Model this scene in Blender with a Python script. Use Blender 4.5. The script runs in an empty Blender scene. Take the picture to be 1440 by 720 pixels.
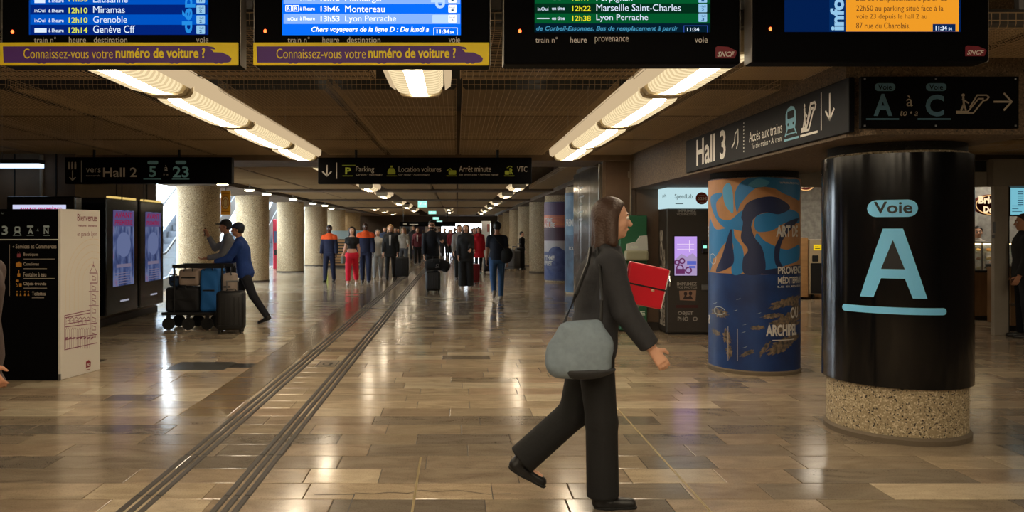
import bpy, bmesh, math, random
import numpy as np
from mathutils import Vector, Matrix
random.seed(7)
rng = np.random.RandomState(5)
C = bpy.context.scene.collection
S = bpy.context.scene
PI = math.pi

# ------------------------------------------------------------------ camera
F, CX, CY, EYE = 1100.0, 642.0, 325.0, 1.6
cam_d = bpy.data.cameras.new('camera'); cam = bpy.data.objects.new('camera', cam_d); C.objects.link(cam)
cam.location = (0, 0, EYE); cam.rotation_euler = (PI/2, 0, 0)
cam_d.sensor_width = 36; cam_d.lens = 36*F/1440
cam_d.shift_x = (720-CX)/1440; cam_d.shift_y = -(360-CY)/1440
cam_d.clip_start = .05; cam_d.clip_end = 300
S.camera = cam
# ------------------------------------------------------------------ world, exposure
w = bpy.data.worlds.new('overcast_sky'); S.world = w; w.use_nodes = True
bgn = w.node_tree.nodes['Background']
bgn.inputs['Color'].default_value = (.80, .91, 1.0, 1); bgn.inputs['Strength'].default_value = 12.0
S.view_settings.view_transform = 'Standard'; S.view_settings.look = 'None'
S.view_settings.gamma = 1.0; S.view_settings.use_curve_mapping = False
S.view_settings.exposure = 0.0
LAMP = 15.0          # strength of the ceiling diffusers
LAMP_COL = (1.0, .83, .60)
SPOT = 14.0

# ------------------------------------------------------------------ materials
def lin(c):
    f = lambda v: v/12.92 if v <= .04045 else ((v+.055)/1.055)**2.4
    return tuple(f(v/255.0) for v in c[:3]) + (1.0,)
MATS = {}
def mat(name, rgb, rough=.6, metal=0.0, var=0.0, scale=6.0, bump=0.0, stretch=(1,1,1), rgb2=None, coat=0.0, spec=.5, coord='Object', detail=5.0):
    """plain principled surface; var/rgb2 vary the colour by noise, bump gives relief"""
    if name in MATS: return MATS[name]
    m = bpy.data.materials.new(name); m.use_nodes = True; MATS[name] = m
    nt = m.node_tree; b = nt.nodes['Principled BSDF']
    b.inputs['Roughness'].default_value = rough; b.inputs['Metallic'].default_value = metal
    b.inputs['Coat Weight'].default_value = coat; b.inputs['Specular IOR Level'].default_value = spec
    b.inputs['Base Color'].default_value = lin(rgb)
    m.diffuse_color = lin(rgb)
    if var or rgb2 or bump:
        tc = nt.nodes.new('ShaderNodeTexCoord'); mp = nt.nodes.new('ShaderNodeMapping'); mp.inputs['Scale'].default_value = stretch
        nt.links.new(tc.outputs[coord], mp.inputs['Vector'])
        n = nt.nodes.new('ShaderNodeTexNoise'); n.inputs['Scale'].default_value = scale; n.inputs['Detail'].default_value = detail
        nt.links.new(mp.outputs[0], n.inputs['Vector'])
        if var or rgb2:
            r = nt.nodes.new('ShaderNodeValToRGB'); a = lin(rgb)
            r.color_ramp.elements[0].position = .32; r.color_ramp.elements[1].position = .68
            r.color_ramp.elements[0].color = tuple(v*(1-var) for v in a[:3])+(1,) if not rgb2 else a
            r.color_ramp.elements[1].color = tuple(min(1, v*(1+var)) for v in a[:3])+(1,) if not rgb2 else lin(rgb2)
            nt.links.new(n.outputs['Fac'], r.inputs[0]); nt.links.new(r.outputs[0], b.inputs['Base Color'])
        if bump:
            bp = nt.nodes.new('ShaderNodeBump'); bp.inputs['Strength'].default_value = bump; bp.inputs['Distance'].default_value = .01
            nt.links.new(n.outputs['Fac'], bp.inputs['Height']); nt.links.new(bp.outputs[0], b.inputs['Normal'])
    return m
def emit(name, rgb, s=1.0, linear=False):
    if name in MATS: return MATS[name]
    m = bpy.data.materials.new(name); m.use_nodes = True; MATS[name] = m
    nt = m.node_tree; nt.nodes.remove(nt.nodes['Principled BSDF'])
    e = nt.nodes.new('ShaderNodeEmission'); e.inputs[0].default_value = (tuple(rgb)+(1,)) if linear else lin(rgb); e.inputs[1].default_value = s
    nt.links.new(e.outputs[0], nt.nodes['Material Output'].inputs[0])
    return m
def glass(name, rgb=(240,250,250), alpha=.12, rough=.03):
    if name in MATS: return MATS[name]
    m = mat(name, rgb, rough); b = m.node_tree.nodes['Principled BSDF']; b.inputs['Alpha'].default_value = alpha
    return m
def mix_nodes(nt, f, a, b, mode='MIX'):
    x = nt.nodes.new('ShaderNodeMix'); x.data_type = 'RGBA'; x.blend_type = mode
    for s, v in ((x.inputs[0], f), (x.inputs[6], a), (x.inputs[7], b)):
        if hasattr(v, 'node'): nt.links.new(v, s)
        else: s.default_value = v
    return x.outputs[2]
def aggregate(name, base, dark, light, pit=60.0, rough=.75, bumpd=.006):
    """exposed-aggregate concrete: pebbles, pits and slow stains"""
    m = bpy.data.materials.new(name); m.use_nodes = True; MATS[name] = m
    nt = m.node_tree; b = nt.nodes['Principled BSDF']; b.inputs['Roughness'].default_value = rough
    tc = nt.nodes.new('ShaderNodeTexCoord')
    def noise(sc, det=4):
        n = nt.nodes.new('ShaderNodeTexNoise'); n.inputs['Scale'].default_value = sc; n.inputs['Detail'].default_value = det
        nt.links.new(tc.outputs['Object'], n.inputs['Vector']); return n.outputs['Fac']
    def ramp(src, p0, p1, c0, c1):
        r = nt.nodes.new('ShaderNodeValToRGB'); r.color_ramp.elements[0].position = p0; r.color_ramp.elements[1].position = p1
        r.color_ramp.elements[0].color = c0; r.color_ramp.elements[1].color = c1; nt.links.new(src, r.inputs[0]); return r.outputs[0]
    v = nt.nodes.new('ShaderNodeTexVoronoi'); v.inputs['Scale'].default_value = pit; nt.links.new(tc.outputs['Object'], v.inputs['Vector'])
    col = mix_nodes(nt, noise(2.2, 3), lin(base), tuple(x*.72 for x in lin(base)[:3])+(1,))
    sepr = nt.nodes.new('ShaderNodeSeparateColor'); nt.links.new(v.outputs['Color'], sepr.inputs[0])
    peb = ramp(sepr.outputs[0], .62, .9, (0,0,0,1), (1,1,1,1)); col = mix_nodes(nt, peb, col, lin(light))
    peb2 = ramp(sepr.outputs[1], .90, .94, (0,0,0,1), (1,1,1,1)); col = mix_nodes(nt, peb2, col, lin(dark))
    n3 = noise(pit*.45, 3); pits = ramp(n3, .30, .36, (1,1,1,1), (0,0,0,1)); col = mix_nodes(nt, pits, col, tuple(x*.6 for x in lin(dark)[:3])+(1,))
    nt.links.new(col, b.inputs['Base Color'])
    bp = nt.nodes.new('ShaderNodeBump'); bp.inputs['Strength'].default_value = .5; bp.inputs['Distance'].default_value = bumpd
    nt.links.new(n3, bp.inputs['Height']); nt.links.new(bp.outputs[0], b.inputs['Normal'])
    return m
def stone_mat(name, attr=None):
    """polished floor stone, tint from the tile (object colour or face colour), veins along the plank"""
    m = bpy.data.materials.new(name); m.use_nodes = True; MATS[name] = m
    nt = m.node_tree; b = nt.nodes['Principled BSDF']
    tc = nt.nodes.new('ShaderNodeTexCoord'); ge = nt.nodes.new('ShaderNodeNewGeometry')
    mp = nt.nodes.new('ShaderNodeMapping'); mp.inputs['Scale'].default_value = (1.0, 2.4, 1); nt.links.new(ge.outputs['Position'], mp.inputs[0])
    n = nt.nodes.new('ShaderNodeTexNoise'); n.inputs['Scale'].default_value = 2.6; n.inputs['Detail'].default_value = 8; n.inputs['Distortion'].default_value = 1.2
    nt.links.new(mp.outputs[0], n.inputs['Vector'])
    if attr:
        a = nt.nodes.new('ShaderNodeAttribute'); a.attribute_name = attr; tint = a.outputs['Color']
    else:
        a = nt.nodes.new('ShaderNodeObjectInfo'); tint = a.outputs['Color']
        ad = nt.nodes.new('ShaderNodeVectorMath'); sc = nt.nodes.new('ShaderNodeMath'); sc.operation = 'MULTIPLY'; sc.inputs[1].default_value = 40
        nt.links.new(a.outputs['Random'], sc.inputs[0]); nt.links.new(mp.outputs[0], ad.inputs[0]); nt.links.new(sc.outputs[0], ad.inputs[1]); nt.links.new(ad.outputs[0], n.inputs['Vector'])
    r = nt.nodes.new('ShaderNodeValToRGB'); r.color_ramp.elements[0].position = .28; r.color_ramp.elements[1].position = .72
    r.color_ramp.elements[0].color = (.74,.72,.70,1); r.color_ramp.elements[1].color = (1.12,1.12,1.1,1); nt.links.new(n.outputs['Fac'], r.inputs[0])
    n2 = nt.nodes.new('ShaderNodeTexNoise'); n2.inputs['Scale'].default_value = 90; n2.inputs['Detail'].default_value = 3; nt.links.new(ge.outputs['Position'], n2.inputs['Vector'])
    r2 = nt.nodes.new('ShaderNodeValToRGB'); r2.color_ramp.elements[0].position = .3; r2.color_ramp.elements[1].position = .5
    r2.color_ramp.elements[0].color = (.72,.72,.72,1); nt.links.new(n2.outputs['Fac'], r2.inputs[0])
    col = mix_nodes(nt, 1.0, tint, r.outputs[0], 'MULTIPLY'); col = mix_nodes(nt, .8, col, r2.outputs[0], 'MULTIPLY')
    nt.links.new(col, b.inputs['Base Color'])
    n4 = nt.nodes.new('ShaderNodeTexNoise'); n4.inputs['Scale'].default_value = 1.7; n4.inputs['Detail'].default_value = 6; nt.links.new(ge.outputs['Position'], n4.inputs['Vector'])
    mr = nt.nodes.new('ShaderNodeMapRange'); mr.inputs[3].default_value = .09; mr.inputs[4].default_value = .24
    nt.links.new(n4.outputs['Fac'], mr.inputs[0]); nt.links.new(mr.outputs[0], b.inputs['Roughness'])
    b.inputs['Specular IOR Level'].default_value = .62
    bp = nt.nodes.new('ShaderNodeBump'); bp.inputs['Strength'].default_value = .10; bp.inputs['Distance'].default_value = .01
    n5 = nt.nodes.new('ShaderNodeTexNoise'); n5.inputs['Scale'].default_value = 5; n5.inputs['Detail'].default_value = 4; nt.links.new(ge.outputs['Position'], n5.inputs['Vector'])
    nt.links.new(n5.outputs['Fac'], bp.inputs['Height']); nt.links.new(bp.outputs[0], b.inputs['Normal'])
    return m

# ------------------------------------------------------------------ object helpers
def wl(o):
    v = Vector((0,0,0))
    while o is not None: v = v + o.location; o = o.parent
    return v
def tag(o, label=None, cat=None, group=None, kind=None):
    if label: o['label'] = label
    if cat: o['category'] = cat
    if group: o['group'] = group
    if kind: o['kind'] = kind
    return o
def empty(name, loc, label=None, cat=None, group=None, kind=None):
    o = bpy.data.objects.new(name, None); C.objects.link(o); o.location = loc; o.empty_display_size = .1
    return tag(o, label, cat, group, kind)
def copy_tree(o, parent=None):
    c = o.copy(); C.objects.link(c); c.parent = parent
    for ch in list(o.children): copy_tree(ch, c)
    return c
class MB:
    def __init__(s): s.v = []; s.f = []; s.mi = []
    def add(s, v, f, mi=0):
        n = len(s.v); s.v.extend([tuple(p) for p in v]); s.f.extend([tuple(i+n for i in q) for q in f]); s.mi.extend([mi]*len(f)); return s
    def box(s, x0, x1, y0, y1, z0, z1, mi=0):
        v = [(x0,y0,z0),(x1,y0,z0),(x1,y1,z0),(x0,y1,z0),(x0,y0,z1),(x1,y0,z1),(x1,y1,z1),(x0,y1,z1)]
        return s.add(v, [(3,2,1,0),(4,5,6,7),(0,1,5,4),(1,2,6,5),(2,3,7,6),(3,0,4,7)], mi)
    def rbox(s, x0, x1, y0, y1, z0, z1, r=.01, seg=2, mi=0):
        bm = bmesh.new(); bmesh.ops.create_cube(bm, size=1)
        for p in bm.verts: p.co = Vector(((x0+x1)/2+p.co.x*(x1-x0), (y0+y1)/2+p.co.y*(y1-y0), (z0+z1)/2+p.co.z*(z1-z0)))
        r = min(r, (x1-x0)*.49, (y1-y0)*.49, (z1-z0)*.49)
        bmesh.ops.bevel(bm, geom=bm.edges[:], offset=r, segments=seg, profile=.5, affect='EDGES')
        bm.verts.index_update(); s.add([p.co[:] for p in bm.verts], [[q.index for q in f.verts] for f in bm.faces], mi); bm.free(); return s
    def prism(s, pts, axis, a0, a1, mi=0):
        """polygon extruded along axis: axis 'y' takes (x,z) points, 'x' takes (y,z), 'z' takes (x,y)"""
        def q(p, a): return {'y': (p[0], a, p[1]), 'x': (a, p[0], p[1]), 'z': (p[0], p[1], a)}[axis]
        n = len(pts); v = [q(p, a0) for p in pts]+[q(p, a1) for p in pts]
        f = [tuple(range(n)), tuple(range(2*n-1, n-1, -1))]+[(i, (i+1) % n, n+(i+1) % n, n+i) for i in range(n)]
        return s.add(v, f, mi)
    def cyl(s, cx, cy, z0, z1, r, seg=48, r1=None, mi=0):
        return s.lathe(cx, cy, [(r, z0), (r if r1 is None else r1, z1)], seg, mi)
    def lathe(s, cx, cy, prof, seg=48, mi=0, cap=True):
        v = []; f = []
        for r, z in prof:
            for i in range(seg):
                a = 2*PI*i/seg; v.append((cx+r*math.cos(a), cy+r*math.sin(a), z))
        for k in range(len(prof)-1):
            for i in range(seg):
                j = (i+1) % seg; f.append((k*seg+i, k*seg+j, (k+1)*seg+j, (k+1)*seg+i))
        if cap: f.append(tuple(range(seg-1, -1, -1))); f.append(tuple((len(prof)-1)*seg+i for i in range(seg)))
        return s.add(v, f, mi)
    def tube(s, pts, r, seg=6, mi=0, cap=True):
        pts = [Vector(p) for p in pts]; v = []; f = []; n = len(pts)
        for k, p in enumerate(pts):
            d = (pts[min(k+1, n-1)]-pts[max(k-1, 0)]).normalized()
            u = d.cross(Vector((0,0,1)) if abs(d.z) < .9 else Vector((1,0,0))).normalized(); w_ = d.cross(u)
            rr = r[k] if isinstance(r, (list, tuple)) else r
            for i in range(seg):
                a = 2*PI*i/seg; v.append(p+u*rr*math.cos(a)+w_*rr*math.sin(a))
        for k in range(n-1):
            for i in range(seg):
                j = (i+1) % seg; f.append((k*seg+i, (k+1)*seg+i, (k+1)*seg+j, k*seg+j))
        if cap: f.append(tuple(range(seg))); f.append(tuple((n-1)*seg+i for i in range(seg-1, -1, -1)))
        return s.add(v, f, mi)
    def ball(s, c, r, seg=12, rings=8, mi=0):
        rx, ry, rz = r if isinstance(r, (list, tuple)) else (r, r, r); prof = []
        v = []; f = []
        for k in range(1, rings):
            t = PI*k/rings
            for i in range(seg):
                a = 2*PI*i/seg; v.append((c[0]+rx*math.sin(t)*math.cos(a), c[1]+ry*math.sin(t)*math.sin(a), c[2]-rz*math.cos(t)))
        for k in range(rings-2):
            for i in range(seg):
                j = (i+1) % seg; f.append((k*seg+i, k*seg+j, (k+1)*seg+j, (k+1)*seg+i))
        v += [(c[0], c[1], c[2]-rz), (c[0], c[1], c[2]+rz)]; b = len(v)-2
        for i in range(seg):
            j = (i+1) % seg; f.append((j, i, b)); f.append(((rings-2)*seg+i, (rings-2)*seg+j, b+1))
        return s.add(v, f, mi)
    def build(s, name, m, parent=None, smooth=False, label=None, kind=None):
        me = bpy.data.meshes.new(name); off = wl(parent) if parent is not None else Vector((0,0,0))
        me.from_pydata([(p[0]-off.x, p[1]-off.y, p[2]-off.z) for p in s.v], [], s.f)
        for x in (m if isinstance(m, (list, tuple)) else [m]): me.materials.append(x)
        if isinstance(m, (list, tuple)): me.polygons.foreach_set('material_index', s.mi)
        if smooth:
            me.polygons.foreach_set('use_smooth', [True]*len(s.f)); me.set_sharp_from_angle(angle=math.radians(38))
        me.validate(); me.update()
        o = bpy.data.objects.new(name, me); C.objects.link(o); o.parent = parent
        if label: o['label'] = label
        if kind: o['kind'] = kind
        return o
def struct(o, label=None): return tag(o, label, None, None, 'structure')

# ------------------------------------------------------------------ flat print: shapes laid on a surface
_TX = {}
def text_mesh(s, bold=0.0, shear=0.0):
    k = (s, bold, shear)
    if k not in _TX:
        c = bpy.data.curves.new('lettering', 'FONT'); c.body = s; c.size = 1; c.resolution_u = 3; c.offset = bold; c.shear = shear
        o = bpy.data.objects.new('lettering', c); me = bpy.data.meshes.new_from_object(o)
        v = [tuple(p.co[:2]) for p in me.vertices]; f = [tuple(p.vertices) for p in me.polygons]
        bpy.data.objects.remove(o); bpy.data.curves.remove(c); bpy.data.meshes.remove(me); _TX[k] = (v, f)
    return _TX[k]
class Ink:
    """2D print collected in (u, v); build() lays it on a surface given by mp(u, v, depth)"""
    def __init__(s): s.v = []; s.f = []; s.tx = []
    def poly(s, pts):
        n = len(s.v); s.v += [tuple(p) for p in pts]; s.f.append(tuple(range(n, n+len(pts)))); return s
    def rect(s, u0, v0, u1, v1): return s.poly([(u0,v0),(u1,v0),(u1,v1),(u0,v1)])
    def ell(s, u, v, ru, rv, n=20): return s.poly([(u+ru*math.cos(2*PI*i/n), v+rv*math.sin(2*PI*i/n)) for i in range(n)])
    def rrect(s, u0, v0, u1, v1, r, ru=None):
        ru = r if ru is None else ru; sv = 1 if v1 > v0 else -1; su = 1 if u1 > u0 else -1; pts = []
        for cx, cy, a in ((u1-su*ru, v0+sv*r, -90), (u1-su*ru, v1-sv*r, 0), (u0+su*ru, v1-sv*r, 90), (u0+su*ru, v0+sv*r, 180)):
            for k in range(5):
                t = math.radians(a+k*22.5); pts.append((cx+su*ru*math.cos(t), cy+sv*r*math.sin(t)))
        return s.poly(pts)
    def stroke(s, pts, wd, closed=False):
        if closed: pts = list(pts)+[pts[0]]
        for (a, b), (c, d) in zip(pts[:-1], pts[1:]):
            L = math.hypot(c-a, d-b) or 1; nx, ny = -(d-b)/L*wd/2, (c-a)/L*wd/2; ex, ey = (c-a)/L*wd*.3, (d-b)/L*wd*.3
            s.poly([(a-ex+nx, b-ey+ny), (a-ex-nx, b-ey-ny), (c+ex-nx, d+ey-ny), (c+ex+nx, d+ey+ny)])
        return s
    def ring(s, u, v, ru, rv, wd, a0=0, a1=360, n=28):
        return s.stroke([(u+ru*math.cos(math.radians(a0+(a1-a0)*i/n)), v+rv*math.sin(math.radians(a0+(a1-a0)*i/n))) for i in range(n+1)], wd)
    def text(s, t, u0, v0, u1, v1, bold=0.0, shear=0.0, turn=False):
        """fit the glyphs of t into the box (u0,v0 = lower left of the reading direction)"""
        v, f = text_mesh(t, bold, shear); a = min(p[0] for p in v); b = max(p[0] for p in v); c = min(p[1] for p in v); d = max(p[1] for p in v)
        n = len(s.v); s.tx.append((len(s.f), len(s.f)+len(f)))
        for p in v:
            x = (p[0]-a)/(b-a); y = (p[1]-c)/(d-c)
            s.v.append((u0+(u1-u0)*x, v0+(v1-v0)*y) if not turn else (u0+(u1-u0)*y, v0+(v1-v0)*x))
        s.f += [tuple(i+n for i in q) for q in f]; return s
    def groups(s):
        """each line of text on its own, the other shapes by which of them touch"""
        intx = set(i for a, b in s.tx for i in range(a, b)); out = [list(range(a, b)) for a, b in s.tx]; rest = [i for i in range(len(s.f)) if i not in intx]
        W = max(p[0] for p in s.v)-min(p[0] for p in s.v); H = max(p[1] for p in s.v)-min(p[1] for p in s.v); g = .012*max(W, H); bx = []
        for i in rest:
            q = [s.v[k] for k in s.f[i]]; bb = [min(a[0] for a in q)-g, min(a[1] for a in q)-g, max(a[0] for a in q)+g, max(a[1] for a in q)+g, [i]]
            k = 0
            while k < len(bx):
                o = bx[k]
                if o[0] <= bb[2] and bb[0] <= o[2] and o[1] <= bb[3] and bb[1] <= o[3]:
                    bb = [min(bb[0],o[0]), min(bb[1],o[1]), max(bb[2],o[2]), max(bb[3],o[3]), bb[4]+o[4]]; bx.pop(k); k = 0
                else: k += 1
            bx.append(bb)
        return out+[b[4] for b in bx]
    def build(s, name, m, parent, mp, d=.001, cut=None, label=None):
        G = s.groups(); first = None
        if len(G) > 40: G = [list(range(len(s.f)))]
        for gr in G:
            t = Ink(); used = {}
            for i in gr:
                t.f.append(tuple(used.setdefault(k, len(used)) for k in s.f[i]))
            t.v = [None]*len(used)
            for k, n in used.items(): t.v[n] = s.v[k]
            o = t.build1(name, m, parent, mp, d, cut, label); first = first or o
        return first
    def build1(s, name, m, parent, mp, d=.001, cut=None, label=None):
        v, f = s.v, s.f
        if cut:
            bm = bmesh.new(); vs = [bm.verts.new((p[0], p[1], 0)) for p in v]
            for q in f:
                try: bm.faces.new([vs[i] for i in q])
                except ValueError: pass
            lo = min(p[0] for p in v); hi = max(p[0] for p in v); u = lo+cut
            while u < hi:
                bmesh.ops.bisect_plane(bm, geom=bm.verts[:]+bm.edges[:]+bm.faces[:], plane_co=(u,0,0), plane_no=(1,0,0)); u += cut
            bmesh.ops.triangulate(bm, faces=bm.faces[:]); bm.verts.index_update()
            v = [p.co[:2] for p in bm.verts]; f = [[q.index for q in x.verts] for x in bm.faces]; bm.free()
        b = MB(); b.add([mp(p[0], p[1], d) for p in v], f)
        return b.build(name, m, parent, label=label)
def PL(Y):  return lambda px, py, d: ((px-CX)/F*Y, Y-d, EYE-(py-CY)/F*Y)     # the plane facing the hall at depth Y
def QX(px, Y): return (px-CX)/F*Y
def QZ(py, Y): return EYE-(py-CY)/F*Y
def CYL(cx, cy, R):                                                         # (arc length, z) on a column, arc 0 faces the hall entrance
    a0 = math.atan2(-cy, -cx)
    return lambda s_, z, d: (cx+(R+d)*math.cos(a0+s_/R), cy+(R+d)*math.sin(a0+s_/R), z)

# ------------------------------------------------------------------ organic volumes (smooth unions meshed by surface nets)
class Vol:
    def __init__(s, lo, hi, h):
        s.lo = np.array(lo, float); s.h = h; s.n = np.ceil((np.array(hi)-s.lo)/h).astype(int)+1
        s.D = np.full(s.n, .5, np.float32); s.ax = [(s.lo[i]+h*np.arange(s.n[i])).astype(np.float32) for i in range(3)]
    def sub(s, lo, hi, pad):
        sl = []
        for i in range(3):
            a = int(max(0, math.floor((lo[i]-pad-s.lo[i])/s.h))); b = int(min(s.n[i], math.ceil((hi[i]+pad-s.lo[i])/s.h)+1)); sl.append(slice(a, max(b, a)))
        X, Y, Z = s.ax[0][sl[0]][:,None,None], s.ax[1][sl[1]][None,:,None], s.ax[2][sl[2]][None,None,:]
        return tuple(sl), X, Y, Z
    def put(s, sl, d, k):
        D = s.D[sl]
        if D.size == 0: return
        if k > 0:
            hh = np.clip(.5+.5*(D-d)/k, 0, 1); s.D[sl] = D*(1-hh)+d*hh-k*hh*(1-hh)
        else: s.D[sl] = np.minimum(D, d)
    def cone(s, a, b, ra, rb, k=.02, flat=False, fl=(1,1)):
        a = np.array(a, float); b = np.array(b, float); r = max(ra, rb); sl, X, Y, Z = s.sub(np.minimum(a, b)-r, np.maximum(a, b)+r, k+2*s.h)
        ab = b-a; L2 = float(ab@ab)+1e-9; px, py, pz = X-a[0], Y-a[1], Z-a[2]; t = (px*ab[0]+py*ab[1]+pz*ab[2])/L2; tc = np.clip(t, 0, 1)
        d = np.sqrt(((px-tc*ab[0])/fl[0])**2+((py-tc*ab[1])/fl[1])**2+(pz-tc*ab[2])**2)-(ra+(rb-ra)*tc)
        if flat: d = np.maximum(d, (t-1)*math.sqrt(L2))
        s.put(sl, d, k)
    def ell(s, c, r, k=.02):
        r = np.array(r, float); c = np.array(c, float); sl, X, Y, Z = s.sub(c-r, c+r, k+2*s.h); x, y, z = X-c[0], Y-c[1], Z-c[2]
        k0 = np.sqrt((x/r[0])**2+(y/r[1])**2+(z/r[2])**2); k1 = np.sqrt((x/r[0]**2)**2+(y/r[1]**2)**2+(z/r[2]**2)**2)+1e-6
        s.put(sl, k0*(k0-1)/k1, k)
    def loft(s, rows, k=.02, inf=0.0, wob=0.0):
        rows = sorted(rows); z = [r[0] for r in rows]; g = lambda i: np.array([r[i] for r in rows])
        R = max(max(g(3)), max(g(4)))+inf; lo = (min(g(1))-R, min(g(2))-R, z[0]); hi = (max(g(1))+R, max(g(2))+R, z[-1])
        sl, X, Y, Z = s.sub(lo, hi, k+2*s.h); zz = Z.ravel(); it = lambda i: np.interp(zz, z, g(i))[None,None,:]
        rx = it(3)+inf; ry = it(4)+inf; x = (X-it(1)); y = (Y-it(2))
        if wob: rx = rx*(1+wob*np.sin(np.arctan2(y, x)*9+zz[None,None,:]*5))
        k0 = np.sqrt((x/rx)**2+(y/ry)**2); d = (k0-1)*np.minimum(rx, ry)
        d = np.maximum(d, np.maximum(z[0]-Z, Z-z[-1])); s.put(sl, d.astype(np.float32), k)
    def carve(s, c, r, k=.01):
        r = np.array(r, float); c = np.array(c, float); sl, X, Y, Z = s.sub(c-r, c+r, k+2*s.h)
        k0 = np.sqrt(((X-c[0])/r[0])**2+((Y-c[1])/r[1])**2+((Z-c[2])/r[2])**2); d = (k0-1)*min(r); s.D[sl] = np.maximum(s.D[sl], -d)
    def cut(s, p, n):
        X, Y, Z = s.ax[0][:,None,None], s.ax[1][None,:,None], s.ax[2][None,None,:]
        s.D = np.maximum(s.D, (X-p[0])*n[0]+(Y-p[1])*n[1]+(Z-p[2])*n[2])
    def mesh(s):
        D = s.D; In = D < 0; nx, ny, nz = D.shape
        cs = [In[i:nx-1+i, j:ny-1+j, k:nz-1+k] for i in (0,1) for j in (0,1) for k in (0,1)]
        anyi = cs[0].copy(); alli = cs[0].copy()
        for c in cs[1:]: anyi |= c; alli &= c
        idx = np.argwhere(anyi & ~alli); N = len(idx); ids = np.full((nx-1, ny-1, nz-1), -1, np.int64); ids[tuple(idx.T)] = np.arange(N)
        off = np.array([(i,j,k) for i in (0,1) for j in (0,1) for k in (0,1)])
        val = np.stack([D[tuple((idx+o).T)] for o in off], 1); acc = np.zeros((N,3)); cnt = np.zeros(N)
        for a in range(8):
            for b in range(a+1, 8):
                if np.abs(off[a]-off[b]).sum() != 1: continue
                va, vb = val[:,a], val[:,b]; cr = (va < 0) != (vb < 0); t = np.where(cr, va/np.where(cr, va-vb, 1), 0)
                acc += np.where(cr[:,None], off[a]+(off[b]-off[a])*t[:,None], 0); cnt += cr
        P = s.lo+(idx+acc/cnt[:,None])*s.h; fs = []
        def quads(A, B, mk):
            e = np.argwhere(A != B); return e, A[tuple(e.T)]
        e = np.argwhere(In[:-1,1:-1,1:-1] != In[1:,1:-1,1:-1]); sg = In[:-1,1:-1,1:-1][tuple(e.T)]; i, j, k = e[:,0], e[:,1]+1, e[:,2]+1
        q = np.stack([ids[i,j-1,k-1], ids[i,j,k-1], ids[i,j,k], ids[i,j-1,k]], 1); fs.append(np.where(sg[:,None], q, q[:,::-1]))
        e = np.argwhere(In[1:-1,:-1,1:-1] != In[1:-1,1:,1:-1]); sg = In[1:-1,:-1,1:-1][tuple(e.T)]; i, j, k = e[:,0]+1, e[:,1], e[:,2]+1
        q = np.stack([ids[i-1,j,k-1], ids[i-1,j,k], ids[i,j,k], ids[i,j,k-1]], 1); fs.append(np.where(sg[:,None], q, q[:,::-1]))
        e = np.argwhere(In[1:-1,1:-1,:-1] != In[1:-1,1:-1,1:]); sg = In[1:-1,1:-1,:-1][tuple(e.T)]; i, j, k = e[:,0]+1, e[:,1]+1, e[:,2]
        q = np.stack([ids[i-1,j-1,k], ids[i,j-1,k], ids[i,j,k], ids[i-1,j,k]], 1); fs.append(np.where(sg[:,None], q, q[:,::-1]))
        return P, np.concatenate(fs)
    def build(s, name, m, parent, label=None):
        P, Q = s.mesh(); me = bpy.data.meshes.new(name); nv, nq = len(P), len(Q)
        me.vertices.add(nv); me.vertices.foreach_set('co', P.astype(np.float32).ravel()); me.loops.add(nq*4); me.loops.foreach_set('vertex_index', Q.astype(np.int32).ravel())
        me.polygons.add(nq); me.polygons.foreach_set('loop_start', np.arange(0, nq*4, 4, dtype=np.int32)); me.polygons.foreach_set('use_smooth', [True]*nq)
        me.materials.append(m); me.update(calc_edges=True); me.validate()
        o = bpy.data.objects.new(name, me); C.objects.link(o); o.parent = parent
        if label: o['label'] = label
        return o
ORD_ = ['first','second','third','fourth']
# ------------------------------------------------------------------ shared materials
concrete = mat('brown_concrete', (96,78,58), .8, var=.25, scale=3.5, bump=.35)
wall_brown = mat('dark_wall_concrete', (92,74,56), .7, var=.25, scale=2.2, bump=.3)
column_stone = aggregate('column_aggregate', (180,156,118), (84,68,50), (208,190,156), 90)
pillar_stone = aggregate('pillar_aggregate', (168,150,118), (48,40,34), (205,190,160), 105)
beam_stone = aggregate('beam_aggregate', (88,71,52), (50,40,30), (106,88,66), 110)
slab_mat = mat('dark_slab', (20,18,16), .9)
black_panel = mat('black_sign_face', (9,9,11), .5, spec=.03)
black_gloss = mat('black_gloss', (8,9,12), .14)
charcoal = mat('charcoal_housing', (24,24,26), .5, spec=.3)
black_plastic = mat('black_plastic', (14,14,15), .5)
rubber = mat('rubber', (18,18,18), .8)
grey_metal = mat('grey_metal', (120,120,120), .4, .7)
steel = mat('brushed_steel', (150,150,150), .3, .9, bump=.05, scale=60, stretch=(1,1,.05))
chrome = mat('chrome', (190,190,190), .18, 1.0)
ink_grey = mat('print_grey', (170,165,158), .6)
ink_white = mat('print_white', (222,220,214), .6)
ink_blue = mat('print_pale_blue', (118,178,205), .6)
ink_dim_blue = mat('print_dim_blue', (122,180,198), .6)
ink_green = mat('print_yellow_green', (150,165,40), .6)
white_paint = mat('white_paint', (205,203,198), .6, var=.04, scale=3)
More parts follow.
